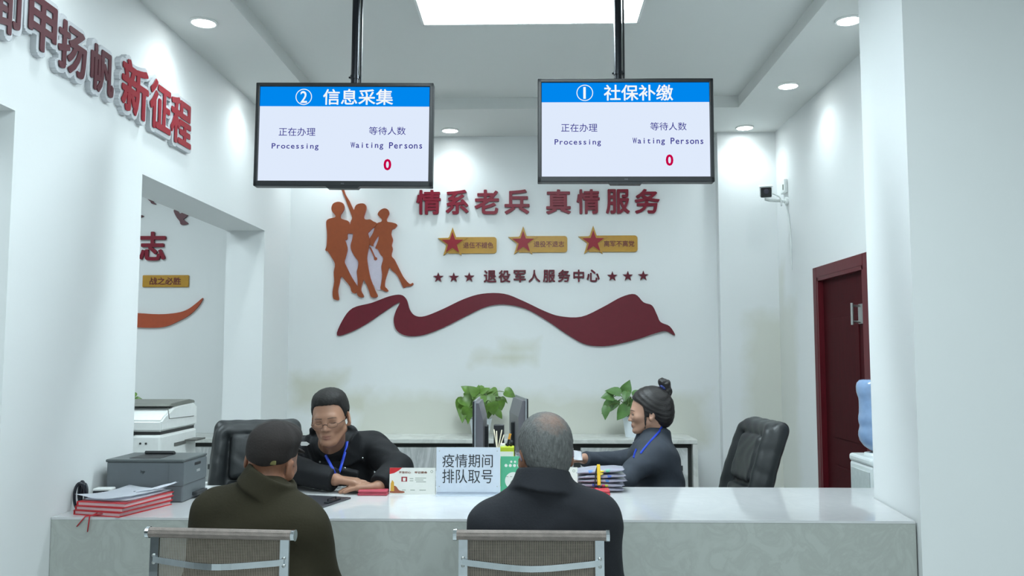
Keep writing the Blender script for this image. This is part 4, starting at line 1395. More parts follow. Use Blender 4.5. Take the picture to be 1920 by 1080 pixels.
def f_ecap(p, a, b, ra, rb, side):
    """tapered elliptical capsule: ra, rb = (half-width along side, half-depth)"""
    a, b, s = (np.asarray(v, np.float32) for v in (a, b, side))
    ab = b - a
    L = math.sqrt(float(ab @ ab))
    u = ab / L
    s = s - u * float(s @ u)
    s = s / math.sqrt(float(s @ s))
    f = np.cross(u, s)
    q = p - a
    t = q @ u
    h = np.clip(t / L, 0, 1)
    rs = ra[0] + (rb[0] - ra[0]) * h
    rf = ra[1] + (rb[1] - ra[1]) * h
    over = np.abs(t - h * L)
    m = np.minimum(rs, rf)
    return (np.sqrt((q @ s / rs) ** 2 + (q @ f / rf) ** 2 + (over / m) ** 2) - 1) * m


def f_box(p, c, hs, r, R=None):
    q = p - np.asarray(c, np.float32)
    if R is not None:
        q = q @ np.asarray(R, np.float32)
    q = np.abs(q) - (np.asarray(hs, np.float32) - r)
    return np.sqrt((np.maximum(q, 0) ** 2).sum(1)) + np.minimum(q.max(1), 0) - r


def wrinkle(p, amp, f=22.0, seed=0.0):
    x, y, z = p[:, 0] * f + seed, p[:, 1] * f - seed, p[:, 2] * f + 2 * seed
    wx = np.sin(0.9 * y + 1.3 * z + 0.7 * np.sin(0.8 * x))
    return amp * (np.sin(0.6 * x + 1.1 * wx + 0.5 * z) * np.sin(0.5 * y + 0.9 * z + 0.6 * np.sin(x * 0.7)) + 0.5 * np.sin(1.7 * z + 1.2 * wx + x))


def polygonise(fn, lo, hi, h):
    """blockwise sampling near the surface, then surface nets"""
    B = 8
    lo, hi = np.asarray(lo, np.float64), np.asarray(hi, np.float64)
    nb = np.ceil((hi - lo) / (h * B)).astype(int) + 1
    n = nb * B
    gi = np.stack(np.meshgrid(*[np.arange(k) for k in nb], indexing='ij'), -1).reshape(-1, 3)
    cen = lo + (gi * B + (B - 1) / 2) * h
    d = fn(cen.astype(np.float32))
    act = np.abs(d) < 1.25 * 0.87 * B * h + 0.012
    v = np.where(d < 0, -1.0, 1.0).astype(np.float32).reshape(nb)
    v = np.repeat(np.repeat(np.repeat(v, B, 0), B, 1), B, 2)
    off = np.stack(np.meshgrid(*[np.arange(B)] * 3, indexing='ij'), -1).reshape(-1, 3)
    ga = gi[act]
    CH = 1500
    for s in range(0, len(ga), CH):
        idx = (ga[s:s + CH, None, :] * B + off[None]).reshape(-1, 3)
        v[idx[:, 0], idx[:, 1], idx[:, 2]] = fn((lo + idx * h).astype(np.float32))
    sg = v < 0
    cnt = np.zeros(np.array(v.shape) - 1, np.int8)
    for a in (0, 1):
        for b in (0, 1):
            for c in (0, 1):
                cnt += sg[a:n[0] - 1 + a, b:n[1] - 1 + b, c:n[2] - 1 + c]
    ijk = np.argwhere((cnt > 0) & (cnt < 8))
    cid = np.full(cnt.shape, -1, np.int32)
    cid[ijk[:, 0], ijk[:, 1], ijk[:, 2]] = np.arange(len(ijk))
    acc = np.zeros((len(ijk), 3))
    num = np.zeros(len(ijk))
    cor = [(a, b, c) for a in (0, 1) for b in (0, 1) for c in (0, 1)]
    for A in cor:
        for k in range(3):
            if A[k]:
                continue
            Bc = list(A)
            Bc[k] = 1
            va = v[ijk[:, 0] + A[0], ijk[:, 1] + A[1], ijk[:, 2] + A[2]]
            vb = v[ijk[:, 0] + Bc[0], ijk[:, 1] + Bc[1], ijk[:, 2] + Bc[2]]
            cr = (va < 0) != (vb < 0)
            t = np.where(cr, va / np.where(cr, va - vb, 1), 0)
            pt = np.array(A, float)[None] + t[:, None] * (np.array(Bc) - np.array(A))[None]
            acc += np.where(cr[:, None], pt, 0)
            num += cr
    pos = lo + (ijk + acc / num[:, None]) * h
    quads = []
    for ax in range(3):
        o1, o2 = [(1, 2), (2, 0), (0, 1)][ax]
        sl = [slice(1, -1)] * 3
        s0, s1 = list(sl), list(sl)
        s0[ax], s1[ax] = slice(0, -1), slice(1, None)
        a, b = sg[tuple(s0)], sg[tuple(s1)]
        e = np.argwhere(a != b)
        base = e.copy()
        base[:, o1] += 1
        base[:, o2] += 1
        fl = a[e[:, 0], e[:, 1], e[:, 2]]
        q = []
        for d1, d2 in ((-1, -1), (0, -1), (0, 0), (-1, 0)):
            c = base.copy()
            c[:, o1] += d1
            c[:, o2] += d2
            q.append(cid[c[:, 0], c[:, 1], c[:, 2]])
        q = np.stack(q, 1)
        q[~fl] = q[~fl][:, ::-1]
        quads.append(q)
    quads = np.concatenate(quads)
    quads = quads[(quads >= 0).all(1)]
    return pos.astype(np.float32), quads.astype(np.int32)


def blob(name, fn, lo, hi, h, mats, parent=None, matfn=None, relax=1):
    pos, quads = polygonise(fn, lo, hi, h)
    me = bpy.data.meshes.new(name)
    me.vertices.add(len(pos))
    me.vertices.foreach_set('co', pos.ravel())
    me.loops.add(quads.size)
    me.loops.foreach_set('vertex_index', quads.ravel())
    me.polygons.add(len(quads))
    me.polygons.foreach_set('loop_start', np.arange(0, quads.size, 4, dtype=np.int32))
    me.polygons.foreach_set('loop_total', np.full(len(quads), 4, np.int32))
    for m in (mats if isinstance(mats, (list, tuple)) else [mats]):
        me.materials.append(m)
    if matfn is not None:
        c = pos[quads].mean(1)
        me.polygons.foreach_set('material_index', matfn(c).astype(np.int32))
    me.update(calc_edges=True)
    me.validate()
    me.shade_smooth()
    if relax:
        t = bmesh.new()
        t.from_mesh(me)
        for _ in range(relax):
            bmesh.ops.smooth_vert(t, verts=t.verts, factor=0.5, use_axis_x=True, use_axis_y=True, use_axis_z=True)
        t.to_mesh(me)
        t.free()
        me.shade_smooth()
    o = bpy.data.objects.new(name, me)
    link(o, parent)
    return o


# ------------------------------------------------------------------ people
class Head:
    """head frame: origin between the ears, face towards -Y, up +Z; s = size factor"""

    def __init__(self, c, yaw=0, pitch=0, roll=0, s=0.92, wx=1.0, low=1.0):
        self.c = np.array(c, float)
        self.R = np.array((Euler((0, 0, math.radians(yaw))).to_matrix() @ Euler((math.radians(pitch), 0, 0)).to_matrix() @ Euler((0, math.radians(roll), 0)).to_matrix()))
        self.s = s
        self.wx, self.low = wx, low        # face width and lower-face length factors

    def loc(self, p):
        q = (((p - self.c.astype(np.float32)) @ self.R.astype(np.float32)) / self.s).astype(np.float32)
        q[:, 0] /= self.wx
        q[:, 2] = np.where(q[:, 2] < 0, q[:, 2] / self.low, q[:, 2])
        return q

    def w(self, q):
        x, y, z = q
        return self.c + self.R @ (np.array((x * self.wx, y, z * (self.low if z < 0 else 1.0)), float) * self.s)


def head_local(q, female=False, jaw=0.0):
    f = f_ell(q, (0, 0.012, 0.045), (0.076, 0.098, 0.085))
    f = smin(f, f_ell(q, (0, -0.028, 0.005), (0.068, 0.066, 0.085)), 0.02)
    jw = 0.94 if female else 1.0
    f = smin(f, f_cap(q, (0, -0.048, -0.02), (0, -0.060, -0.088), 0.054 * jw + jaw * 0.4, 0.031 * jw + jaw), 0.03)
    for s in (-1, 1):
        f = smin(f, f_cap(q, (s * (0.050 * jw + jaw), -0.004, -0.055), (s * (0.018 + jaw * 0.8), -0.066, -0.099), 0.019 + jaw * 0.6, 0.014 + jaw * 0.4), 0.03)
        f = smin(f, f_ell(q, (s * 0.041, -0.066, -0.020), (0.021, 0.020, 0.018)), 0.025)
        f = smax(f, -f_ell(q, (s * 0.031, -0.104, -0.001), (0.019, 0.016, 0.011)), 0.014)
        f = smin(f, f_ell(q, (s * 0.031, -0.079, -0.003), (0.0150, 0.0125, 0.0105)), 0.004)
    f = smin(f, f_cap(q, (-0.032, -0.083, 0.019), (0.032, -0.083, 0.019), 0.0105, 0.0105), 0.02)
    f = smin(f, f_cap(q, (0, -0.086, 0.010), (0, -0.108, -0.034), 0.0060, 0.0100), 0.012)
    for s in (-1, 1):
        f = smin(f, f_ell(q, (s * 0.0125, -0.098, -0.037), (0.0085, 0.010, 0.0075)), 0.006)
        f = smax(f, -f_ell(q, (s * 0.0065, -0.106, -0.046), (0.0035, 0.005, 0.004)), 0.003)
    f = smin(f, f_ell(q, (0, -0.086, -0.068), (0.026, 0.012, 0.017)), 0.012)
    f = smax(f, -f_cap(q, (-0.021, -0.098, -0.0725), (0.021, -0.098, -0.0725), 0.0022, 0.0022), 0.004)
    f = smin(f, f_ell(q, (0, -0.0945, -0.0665), (0.019, 0.0070, 0.0050)), 0.004)
    f = smin(f, f_ell(q, (0, -0.0930, -0.0785), (0.016, 0.0080, 0.0058)), 0.004)
    f = smax(f, -f_cap(q, (-0.012, -0.100, -0.0900), (0.012, -0.100, -0.0900), 0.0045, 0.0045), 0.012)
    f = smin(f, f_ell(q, (0, -0.080, -0.104), (0.017, 0.014, 0.014)), 0.018)
    for s in (-1, 1):
        Re = np.array(Euler((math.radians(-12), 0, math.radians(s * 24))).to_matrix())
        e = f_ell(q, (s * 0.082, 0.010, -0.008), (0.0085, 0.020, 0.034), Re)
        e = smax(e, -f_ell(q, (s * 0.0905, 0.003, -0.003), (0.0065, 0.010, 0.019), Re), 0.006)
        e = smin(e, f_ell(q, (s * 0.079, 0.000, -0.034), (0.006, 0.009, 0.010)), 0.006)
        f = smin(f, e, 0.007)
    return f


def lips_at(q):
    return (np.minimum(f_ell(q, (0, -0.0955, -0.0665), (0.0205, 0.010, 0.0062)), f_ell(q, (0, -0.094, -0.0785), (0.0175, 0.010, 0.0068))) < 0.0)


def hairline(y, pts):
    return np.interp(y, [p[0] for p in pts], [p[1] for p in pts]).astype(np.float32)


def face_y(x, z, female=False, jaw=0.0):
    """depth of the face surface at (x, z) in the head frame"""
    ys = np.linspace(-0.16, 0.0, 900, dtype=np.float32)
    q = np.stack([np.full_like(ys, x), ys, np.full_like(ys, z)], 1)
    v = head_local(q, female, jaw)
    k = int(np.argmax(v < 0))
    return float(ys[k])


HAND_LEN = (0.066, 0.076, 0.071, 0.055)


def hand_prims(wrist, d, nrm, thumb, curl=25, size=1.0, spread=4, thumb_out=42):
    """wrist point, finger direction d, palm normal nrm (out of the palm), thumb = +1/-1 side along d x nrm"""
    d = Vector(d).normalized()
    n = Vector(nrm)
    n = (n - d * n.dot(d)).normalized()
    s = d.cross(n) * thumb
    w = Vector(wrist)
    P = []
    for k, off in enumerate((0.030, 0.010, -0.010, -0.029)):
        kn = w + d * (0.090 - 0.004 * abs(k - 1)) * size + s * off * size
        P.append(('palm', w + d * 0.012 * size + s * off * 0.55 * size, kn, 0.0150 * size, 0.0122 * size))
        dirv = (d + s * math.tan(math.radians(spread * (1.5 - k)))).normalized()
        a = kn
        L = HAND_LEN[k] * size
        for j, fr in enumerate((0.46, 0.31, 0.23)):
            ang = math.radians(curl * (0.55, 1.0, 0.7)[j])
            dirv = (dirv * math.cos(ang) + n * math.sin(ang)).normalized()
            b = a + dirv * L * fr
            P.append(('finger', a, b, (0.0093, 0.0084, 0.0077)[j] * size, (0.0086, 0.0078, 0.0066)[j] * size))
            a = b
    b0 = w + d * 0.020 * size + s * 0.022 * size + n * 0.004
    td = (d * math.cos(math.radians(thumb_out)) + s * math.sin(math.radians(thumb_out)) + n * 0.25).normalized()
    b1 = b0 + td * 0.045 * size
    b2 = b1 + (td + d * 0.35).normalized() * 0.030 * size
    b3 = b2 + (td + d * 0.6 + n * 0.1).normalized() * 0.025 * size
    P += [('palm', b0, b1, 0.0145 * size, 0.0108 * size), ('finger', b1, b2, 0.0103 * size, 0.0092 * size), ('finger', b2, b3, 0.0092 * size, 0.0075 * size)]
    return P


def hand_field(p, P):
    f = None
    for kind, a, b, ra, rb in P:
        if kind == 'palm':
            g = f_cap(p, a, b, ra, rb)
            f = g if f is None else smin(f, g, 0.008)
    for kind, a, b, ra, rb in P:
        if kind == 'finger':
            f = smin(f, f_cap(p, a, b, ra, rb), 0.0025)
    return f


skin_m = mat('skin', (152, 112, 90), 0.5, var=0.06, scale=30, bump=0.06, bscale=300)
skin_f = mat('skin_fair', (172, 132, 112), 0.48, var=0.05, scale=30)
skin_o = mat('skin_weathered', (138, 94, 72), 0.55, var=0.12, scale=34, bump=0.12, bscale=220)
lip_m = mat('lips', (136, 92, 78), 0.45)
lip_f = mat('lips_rosy', (136, 74, 70), 0.4)
hair_b = mat('black_hair', (27, 25, 24), 0.6, var=0.35, scale=60, bump=0.3, bscale=120, stretch=(3, 3, 1), spec=0.3)
hair_f = mat('dark_brown_hair', (30, 26, 26), 0.5, var=0.4, scale=40, bump=0.35, bscale=90, stretch=(0.5, 3, 3))
eye_w = mat('eye_white', (206, 200, 194), 0.25)
eye_d = mat('eye_dark', (30, 22, 18), 0.15)
shoe_m = mat('black_shoe', (28, 26, 26), 0.4)
trouser_m = mat('dark_trousers', (40, 42, 48), 0.85, var=0.1, bump=0.2)


def person(J, head, label, skin, lips, female=False, h=0.003, hands=(), neck_r=0.054, jaw=0.0):
    """J: joints in room coordinates; one continuous skin surface from head to feet"""
    hp_prims = [x for x in hands]

    def body(p):
        q = head.loc(p)
        far = np.sqrt((q ** 2).sum(1)) - 0.19
        f = np.where(far < 0.05, head_local(q, female, jaw), far + 0.03).astype(np.float32) * head.s
        nb, nt = np.array(J['neck']), head.w((0, 0.022, -0.045))
        f = smin(f, f_cap(p, nt, nb, neck_r, neck_r * 1.12), 0.022)
        f = smin(f, f_cap(p, J['shR'], J['shL'], 0.052, 0.052), 0.05)
        f = smin(f, f_ecap(p, J['pelvis'], J['chest'], (0.14, 0.095), (0.135, 0.095), np.array(J['shL']) - np.array(J['shR'])), 0.05)
        for s in 'RL':
            f = smin(f, f_cap(p, J['sh' + s], J['el' + s], 0.047, 0.038), 0.03)
            f = smin(f, f_cap(p, J['el' + s], J['wr' + s], 0.038, 0.026), 0.015)
            f = smin(f, f_cap(p, J['hip' + s], J['kn' + s], 0.072, 0.050), 0.04)
            f = smin(f, f_cap(p, J['kn' + s], J['an' + s], 0.048, 0.032), 0.02)
            ft = np.array(J['an' + s]) + np.array(J['toe'])
            f = smin(f, f_cap(p, J['an' + s], ft, 0.032, 0.024), 0.02)
        for P in hp_prims:
            f = smin(f, hand_field(p, P), 0.012)
        return f

    pts = np.array([v for k, v in J.items() if k != 'toe'] + [np.array(J['an' + s]) + np.array(J['toe']) for s in 'RL'] + [head.c + np.array(d) for d in ((0, 0, 0.16), (0.13, 0.13, 0), (-0.13, -0.13, 0))] + [np.array(x[2]) for P in hands for x in P])
    lo, hi = pts.min(0) - 0.13, pts.max(0) + 0.13
    lo[2] = max(lo[2], 0.012)

    def mf(c):
        q = head.loc(c.astype(np.float32))
        return lips_at(q).astype(np.int32)
    o = blob('person', body, lo, hi, h, [skin, lips], None, mf, 1)
    centre_origin(o)
    return tag(o, label, 'person')


def wear(o, name, fn, lo, hi, h, m, matfn=None, relax=1):
    c = blob(name, fn, lo, hi, h, m, o, matfn, relax)
    c.location = tuple(-v for v in o.location)
    return c


def sleeves_and_torso(p, J, infl, torso=True, cuff=1.0, k=0.05, tw=(0.185, 0.135), cw=(0.185, 0.125)):
    f = f_cap(p, J['shR'], J['shL'], 0.066 + infl, 0.066 + infl)
    sd = np.array(J['shL']) - np.array(J['shR'])
    f = smin(f, f_ecap(p, J['pelvis'], J['chest'], tw, cw, sd), k)
    f = smin(f, f_cap(p, np.array(J['neck']) * 0.45 + np.array(J['shR']) * 0.55, J['neck'], 0.06 + infl, 0.062), 0.05)
    f = smin(f, f_cap(p, np.array(J['neck']) * 0.45 + np.array(J['shL']) * 0.55, J['neck'], 0.06 + infl, 0.062), 0.05)
    for s in 'RL':
        f = smin(f, f_cap(p, J['sh' + s], J['el' + s], 0.066 + infl, 0.055 + infl), 0.03)
        e, w = np.array(J['el' + s]), np.array(J['wr' + s])
        f = smin(f, f_cap(p, e, e + (w - e) * cuff, 0.054 + infl, 0.040 + infl * 0.7), 0.02)
    return f


def cut_cuff(f, p, J, cuff=1.0):
    """flat sleeve ends"""
    for s in 'RL':
        e, w = np.array(J['el' + s]), np.array(J['wr' + s])
        d = (w - e) / np.linalg.norm(w - e)
        end = e + (w - e) * cuff
        near = np.sqrt(((p - end.astype(np.float32)) ** 2).sum(1)) - 0.075
        pl = -((p - end.astype(np.float32)) @ d.astype(np.float32))
        f = smax(f, -np.maximum(pl, near), 0.004)
    return f


def collar(p, base, top, r0, r1, th, side=(1, 0, 0), flat=0.92, open_dir=None, open_w=0.0):
    """stand collar: a conical shell about the neck, optionally open towards open_dir"""
    a, b, s = (np.asarray(v, np.float32) for v in (base, top, side))
    ab = b - a
    L = math.sqrt(float(ab @ ab))
    u = ab / L
    s = s - u * float(s @ u)
    s = s / math.sqrt(float(s @ s))
    fr = np.cross(u, s)
    q = p - a
    t = q @ u
    r = r0 + (r1 - r0) * np.clip(t / L, 0, 1)
    rad = np.sqrt((q @ s) ** 2 + (q @ fr / flat) ** 2)
    d = smax(np.abs(rad - r) - th, np.abs(t - L / 2) - L / 2, 0.006)
    if open_dir is not None:
        o = np.asarray(open_dir, np.float32)
        dd = q @ o
        sidev = np.cross(u, o)
        d = smax(d, -np.maximum(np.abs(q @ sidev) - open_w * (0.35 + 0.65 * np.clip(t / L, 0, 1)), -dd), 0.008)
    return d


def trousers_and_shoes(o, J, m=trouser_m):
    def tr(p):
        sd = np.array(J['hipL']) - np.array(J['hipR'])
        mid = (np.array(J['hipL']) + np.array(J['hipR'])) / 2
        f = f_ecap(p, mid, np.array(J['pelvis']) + np.array((0, 0, 0.08)), (0.165, 0.115), (0.155, 0.115), sd)
        for s in 'RL':
            f = smin(f, f_cap(p, J['hip' + s], J['kn' + s], 0.083, 0.063), 0.04)
            f = smin(f, f_cap(p, J['kn' + s], np.array(J['an' + s]) + np.array((0, 0, 0.02)), 0.060, 0.055), 0.02)
        return f + wrinkle(p, 0.0025, 20)
    pts = np.array([J[k + s] for k in ('hip', 'kn', 'an') for s in 'RL'] + [J['pelvis']])
    lo, hi = pts.min(0) - 0.2, pts.max(0) + 0.2
    lo[2] = 0.05
    wear(o, 'trousers', tr, lo, hi, 0.008, m)
    t = np.array(J['toe'])
    for s in 'RL':
        a = np.array(J['an' + s])

        def sh(p):
            f = f_cap(p, a * (1, 1, 0) + (0, 0, 0.055) - t * 0.2, a * (1, 1, 0) + t * (1, 1, 0) * 1.1 + (0, 0, 0.040), 0.043, 0.040)
            f = smin(f, f_cap(p, a * (1, 1, 0) + (0, 0, 0.06), a + (0, 0, 0.01), 0.042, 0.045), 0.02)
            return smax(f, 0.004 - p[:, 2], 0.004)
        pp = np.array([a, a + t * 1.1])
        lo, hi = pp.min(0) - 0.09, pp.max(0) + 0.09
        lo[2] = 0.0
        wear(o, 'shoe', sh, lo, hi, 0.006, shoe_m)


def lanyard(o, pts, m, w=0.006):
    b = bmesh.new()
    for P in pts:
        tube(b, smooth_loop([tuple(x) for x in P], 5, False), w, 8, flat=0.28, up=(0, -1, 0))
    q = obj('lanyard', b, m, o, True)
    q.location = tuple(-v for v in o.location)
    return q


def shoulders(c, half, face, z=None):
    """right and left shoulder joints about c for a body facing the unit vector face"""
    f = Vector(face).normalized()
    left = Vector((-f.y, f.x, 0))
    return c - left * half, c + left * half


lan_m = mat('blue_lanyard', (26, 60, 178), 0.4, var=0.06)

# ------------------------------------------------------------------ pile of stuffed plastic folders on the counter
film = mat('frosted_plastic_film', (160, 158, 176), 0.28, var=0.12, scale=14, coat=0.3, trans=0.1, bump=0.15, bscale=60)
c = W(1124, 912, 3.60)
nm = ['lowest', 'second from the bottom', 'third from the bottom', 'fourth from the bottom', 'topmost']
stick_c = [((92, 140, 214), 4, -0.035, 0.02), ((90, 190, 150), 4, 0.035, 0.02), ((232, 214, 60), 4, 0.012, 0.026), ((80, 120, 220), 3, 0.03, 0.02), ((90, 150, 220), 2, 0.022, 0.014), ((214, 90, 120), 1, 0.016, 0.012), ((190, 214, 80), 1, 0.028, 0.012), ((80, 100, 200), 1, -0.02, 0.016)]
zf0 = CT + 0.001
for k in range(5):
    rnd = random.Random(k + 3)
    ox, rz_ = rnd.uniform(-0.006, 0.008), rnd.uniform(-0.05, 0.05)
    tilt = 0.05 if k > 2 else 0.0

    def pil(p, k=k):
        q = p.copy()
        w = 0.0022 * np.sin(q[:, 0] * 70 + 2 * k + 20 * q[:, 1]) + 0.0016 * np.sin(q[:, 1] * 90 + k)
        e = np.clip(1 - (np.abs(q[:, 0]) / 0.105) ** 3, 0.12, 1) * np.clip(1 - (np.abs(q[:, 1]) / 0.078) ** 5, 0.62, 1)
        f = np.abs(q[:, 2] - 0.009 - w * 0.5 * e) - 0.0092 * e
        g = f_box(q * (1, 1, 0), (0, 0, 0), (0.100 + 0.004 * ((k * 7) % 3), 0.070, 0.01), 0.012)
        return smax(f.astype(np.float32), g + 0.002 * np.sin(q[:, 1] * 160 + k).astype(np.float32), 0.003)
    f_ = blob('plastic_folder', pil, (-0.12, -0.09, -0.008), (0.12, 0.09, 0.026), 0.0022, film)
    f_.location = (c.x + ox, 3.605, zf0 + k * 0.0182 + (0.002 if k == 4 else 0))
    f_.rotation_euler = (0, -0.03 * max(0, k - 2), rz_)
    tag(f_, f'frosted plastic document folder in the pile before the woman, {nm[k]}', 'folder', 'plastic folders on the counter')
    for (rgb, kk, x, wd_) in stick_c:
        if kk == k:
            b = bmesh.new()
            box(b, (x, -0.066, 0.0105), (wd_, 0.014, 0.007), (0.3, 0, 0.25), bev=0.001)
            obj('colour_tab', b, mat('tab_%d_%d_%d' % rgb, rgb, 0.4), f_)


def V(p):
    return np.array(tuple(p), float)


def on_surface(px, py, fn, lift=0.004, start=2.2):
    """first point of the solid fn met by the sight line"""
    d = ray(px, py)
    d = np.array(d) / np.linalg.norm(d)
    p = np.array((0, 0, EYE)) + d * start
    for _ in range(120):
        s = float(fn(p[None].astype(np.float32))[0])
        if s < lift:
            break
        p = p + d * max(s - lift * 0.5, 0.001)
    return p


def head_tube(b, head, pts, r, seg=8, sub=5, **kw):
    tube(b, [head.w(x) for x in (smooth_loop(pts, sub, False) if sub else pts)], r, seg, **kw)


def brows(o, head, m, z=0.0205, r=0.0034, female=False, jaw=0.0, lift=0.0035):
    for s in (-1, 1):
        b = bmesh.new()
        P = [(0.013, z), (0.026, z + lift), (0.038, z + lift), (0.049, z - 0.002)]
        head_tube(b, head, [(s * x, face_y(s * x, zz, female, jaw) + 0.0012, zz) for x, zz in P], [r * 0.9] * 5 + [r] * 5 + [r * 0.8] * 5 + [r * 0.4], flat=0.6)
        q = obj('eyebrow', b, m, o, True)
        q.location = tuple(-v for v in o.location)


def part_of(o, name, b, m, smooth=True):
    q = obj(name, b, m, o, smooth)
    q.location = tuple(-v for v in o.location)
    return q


# ================================================================== male clerk behind the counter
Hd = Head(W(620, 785, 3.62), yaw=-1, pitch=6, roll=-5, s=0.90, wx=1.03, low=0.97)
J = dict(neck=V(W(621, 842, 3.73)), shR=V(W(558, 850, 3.87)), shL=V(W(699, 842, 3.85)), chest=V(W(630, 890, 3.83)), pelvis=V((-1.10, 4.03, 0.60)),
         elR=V(W(530, 874, 3.62)), wrR=V(W(628, 899, 3.52)), elL=V(W(745, 879, 3.65)), wrL=V(W(711, 912, 3.50)),
         hipR=V((-1.20, 3.99, 0.585)), hipL=V((-1.00, 3.99, 0.585)), knR=V((-1.14, 3.80, 0.52)), knL=V((-0.92, 3.78, 0.52)),
         anR=V((-1.14, 3.86, 0.09)), anL=V((-0.92, 3.84, 0.09)), toe=V((0.01, -0.10, -0.05)))
hR = hand_prims(J['wrR'], (1, -0.02, -0.10), (0, 0, -1), 1, curl=14, size=1.0)
hL = hand_prims(J['wrL'] + np.array((0, 0, 0.0)), (-1, -0.06, -0.03), (0, 0, -1), -1, curl=12, size=1.0)
o = person(J, Hd, 'seated man with glasses, black jacket and blue lanyard, leaning over the counter', skin_m, lip_m, hands=(hR, hL), jaw=0.002, neck_r=0.053)
jacket_blk = mat('black_jacket_cloth', (21, 22, 25), 0.75, var=0.12, scale=8, bump=0.2, bscale=70, spec=0.25)
shirt_blk = mat('black_shirt_cloth', (19, 20, 24), 0.85, var=0.1)


def jk(p, J=J, Hd=Hd):
    f = sleeves_and_torso(p, J, 0.010, cuff=1.0)
    nk = J['neck']
    c = collar(p, nk + (0, 0.035, -0.045), nk + (-0.002, 0.0, 0.075), 0.118, 0.103, 0.013, open_dir=(0, -1, 0), open_w=0.105, flat=0.95)
    f = smin(f, c, 0.02)
    f = smin(f, f_ell(p, nk + (0, 0.115, -0.01), (0.13, 0.05, 0.06)), 0.03)        # hood lying on the back
    # open front, V-shaped
    v = f_cap(p, nk + (0.0, -0.10, 0.06), nk + (0.012, -0.17, -0.14), 0.074, 0.012)
    f = smax(f, -v, 0.012)
    f = smin(f, f_box(p, nk + (0.10, -0.095, -0.085), (0.045, 0.02, 0.018), 0.012, np.array(Euler((0.3, 0.25, 0.1)).to_matrix())), 0.02)
    f = cut_cuff(f, p, J, 1.0)
    return f + wrinkle(p, 0.0042, 17) + wrinkle(p, 0.0015, 41, 2.0)


def shirt(p, J=J):
    sd = J['shL'] - J['shR']
    f = f_ecap(p, J['pelvis'], J['chest'], (0.16, 0.118), (0.155, 0.112), sd)
    f = smin(f, f_cap(p, J['shR'], J['shL'], 0.062, 0.062), 0.05)
    nk = J['neck']
    f = smin(f, f_cap(p, nk + (0, 0.03, -0.07), nk + (0, 0.01, -0.035), 0.095, 0.068), 0.03)
    return smax(f, -f_cap(p, nk + (0, -0.09, 0.03), nk + (0, -0.1, -0.03), 0.045, 0.025), 0.01)


pts = np.array([J[k] for k in ('neck', 'shR', 'shL', 'chest', 'pelvis', 'elR', 'wrR', 'elL', 'wrL')])
wear(o, 'jacket', jk, pts.min(0) - 0.17, pts.max(0) + 0.17, 0.005, jacket_blk)
pts = np.array([J[k] for k in ('neck', 'shR', 'shL', 'chest', 'pelvis')])
wear(o, 'shirt', shirt, pts.min(0) - 0.2, pts.max(0) + 0.16, 0.008, shirt_blk)
trousers_and_shoes(o, J)


def hair_short(p, Hd=Hd):
    q = Hd.loc(p)
    f = f_ell(q, (0, 0.014, 0.048), (0.0850, 0.107, 0.092))
    f = smin(f, f_ell(q, (0, 0.004, 0.094), (0.072, 0.088, 0.048)), 0.02)
    line = hairline(q[:, 1], [(-0.12, 0.076), (-0.07, 0.074), (-0.052, 0.066), (-0.040, 0.040), (-0.026, 0.005), (-0.012, -0.012), (-0.004, 0.028), (0.022, 0.030), (0.034, -0.020), (0.07, -0.055), (0.12, -0.062)])
    f = smax(f, (line - q[:, 2]) * 0.7, 0.010)
    n = np.sin(q[:, 0] * 310 + 3 * np.sin(q[:, 1] * 160)) * np.sin(q[:, 1] * 290 + q[:, 2] * 120)
    return (f + n * 0.0009) * Hd.s


wear(o, 'hair', hair_short, Hd.c - 0.17, Hd.c + 0.18, 0.003, hair_b)
brows(o, Hd, mat('sparse_brow', (92, 70, 58), 0.7), z=0.0175, r=0.0036, jaw=0.002, lift=0.0012)
for s in (-1, 1):                                   # lowered lids
    b = bmesh.new()
    head_tube(b, Hd, [(s * x, face_y(s * x, z, False, 0.002) - 0.0002, z) for x, z in ((0.0185, -0.0060), (0.025, -0.0080), (0.034, -0.0085), (0.0445, -0.0060))], [0.0009] * 5 + [0.0013] * 10 + [0.0009], 6)
    part_b = bmesh.new()
    head_tube(part_b, Hd, [(s * x, face_y(s * x, z, False, 0.002) - 0.0001, z) for x, z in ((0.018, 0.0020), (0.027, 0.0052), (0.037, 0.0050), (0.046, 0.0010))], 0.0007, 6)
    part_of(o, 'eyelid_crease', part_b, mat('eyelid_crease', (122, 86, 68), 0.6))
    part_of(o, 'eyelashes', b, hair_b)
specs = mat('gunmetal_rim', (74, 52, 46), 0.35, 0.5)
b = bmesh.new()
for s in (-1, 1):
    rim = [(s * (0.0325 + 0.0225 * math.cos(a)), -0.1065 + 0.006 * (math.cos(a) * 1 + 1) * 0.5, -0.013 + 0.0135 * np.sign(math.sin(a)) * abs(math.sin(a)) ** 0.7) for a in np.linspace(0, 2 * math.pi, 25)]
    head_tube(b, Hd, rim, 0.0006, 6, 0)
    head_tube(b, Hd, [(s * 0.0545, -0.100, -0.012), (s * 0.064, -0.088, -0.008), (s * 0.078, -0.03, -0.002), (s * 0.080, 0.01, 0.004)], 0.0014, 6)
    head_tube(b, Hd, [(s * 0.0105, -0.1065, -0.014), (s * 0.0085, -0.1045, -0.020), (s * 0.0085, -0.1025, -0.026)], 0.0016, 6)
head_tube(b, Hd, [(-0.011, -0.1065, -0.012), (0, -0.1085, -0.0085), (0.011, -0.1065, -0.012)], 0.0016, 6)
g = part_of(o, 'glasses', b, specs)
lens_m = mat('spectacle_lens', (235, 240, 240), 0.03, trans=1.0, alpha=0.22)
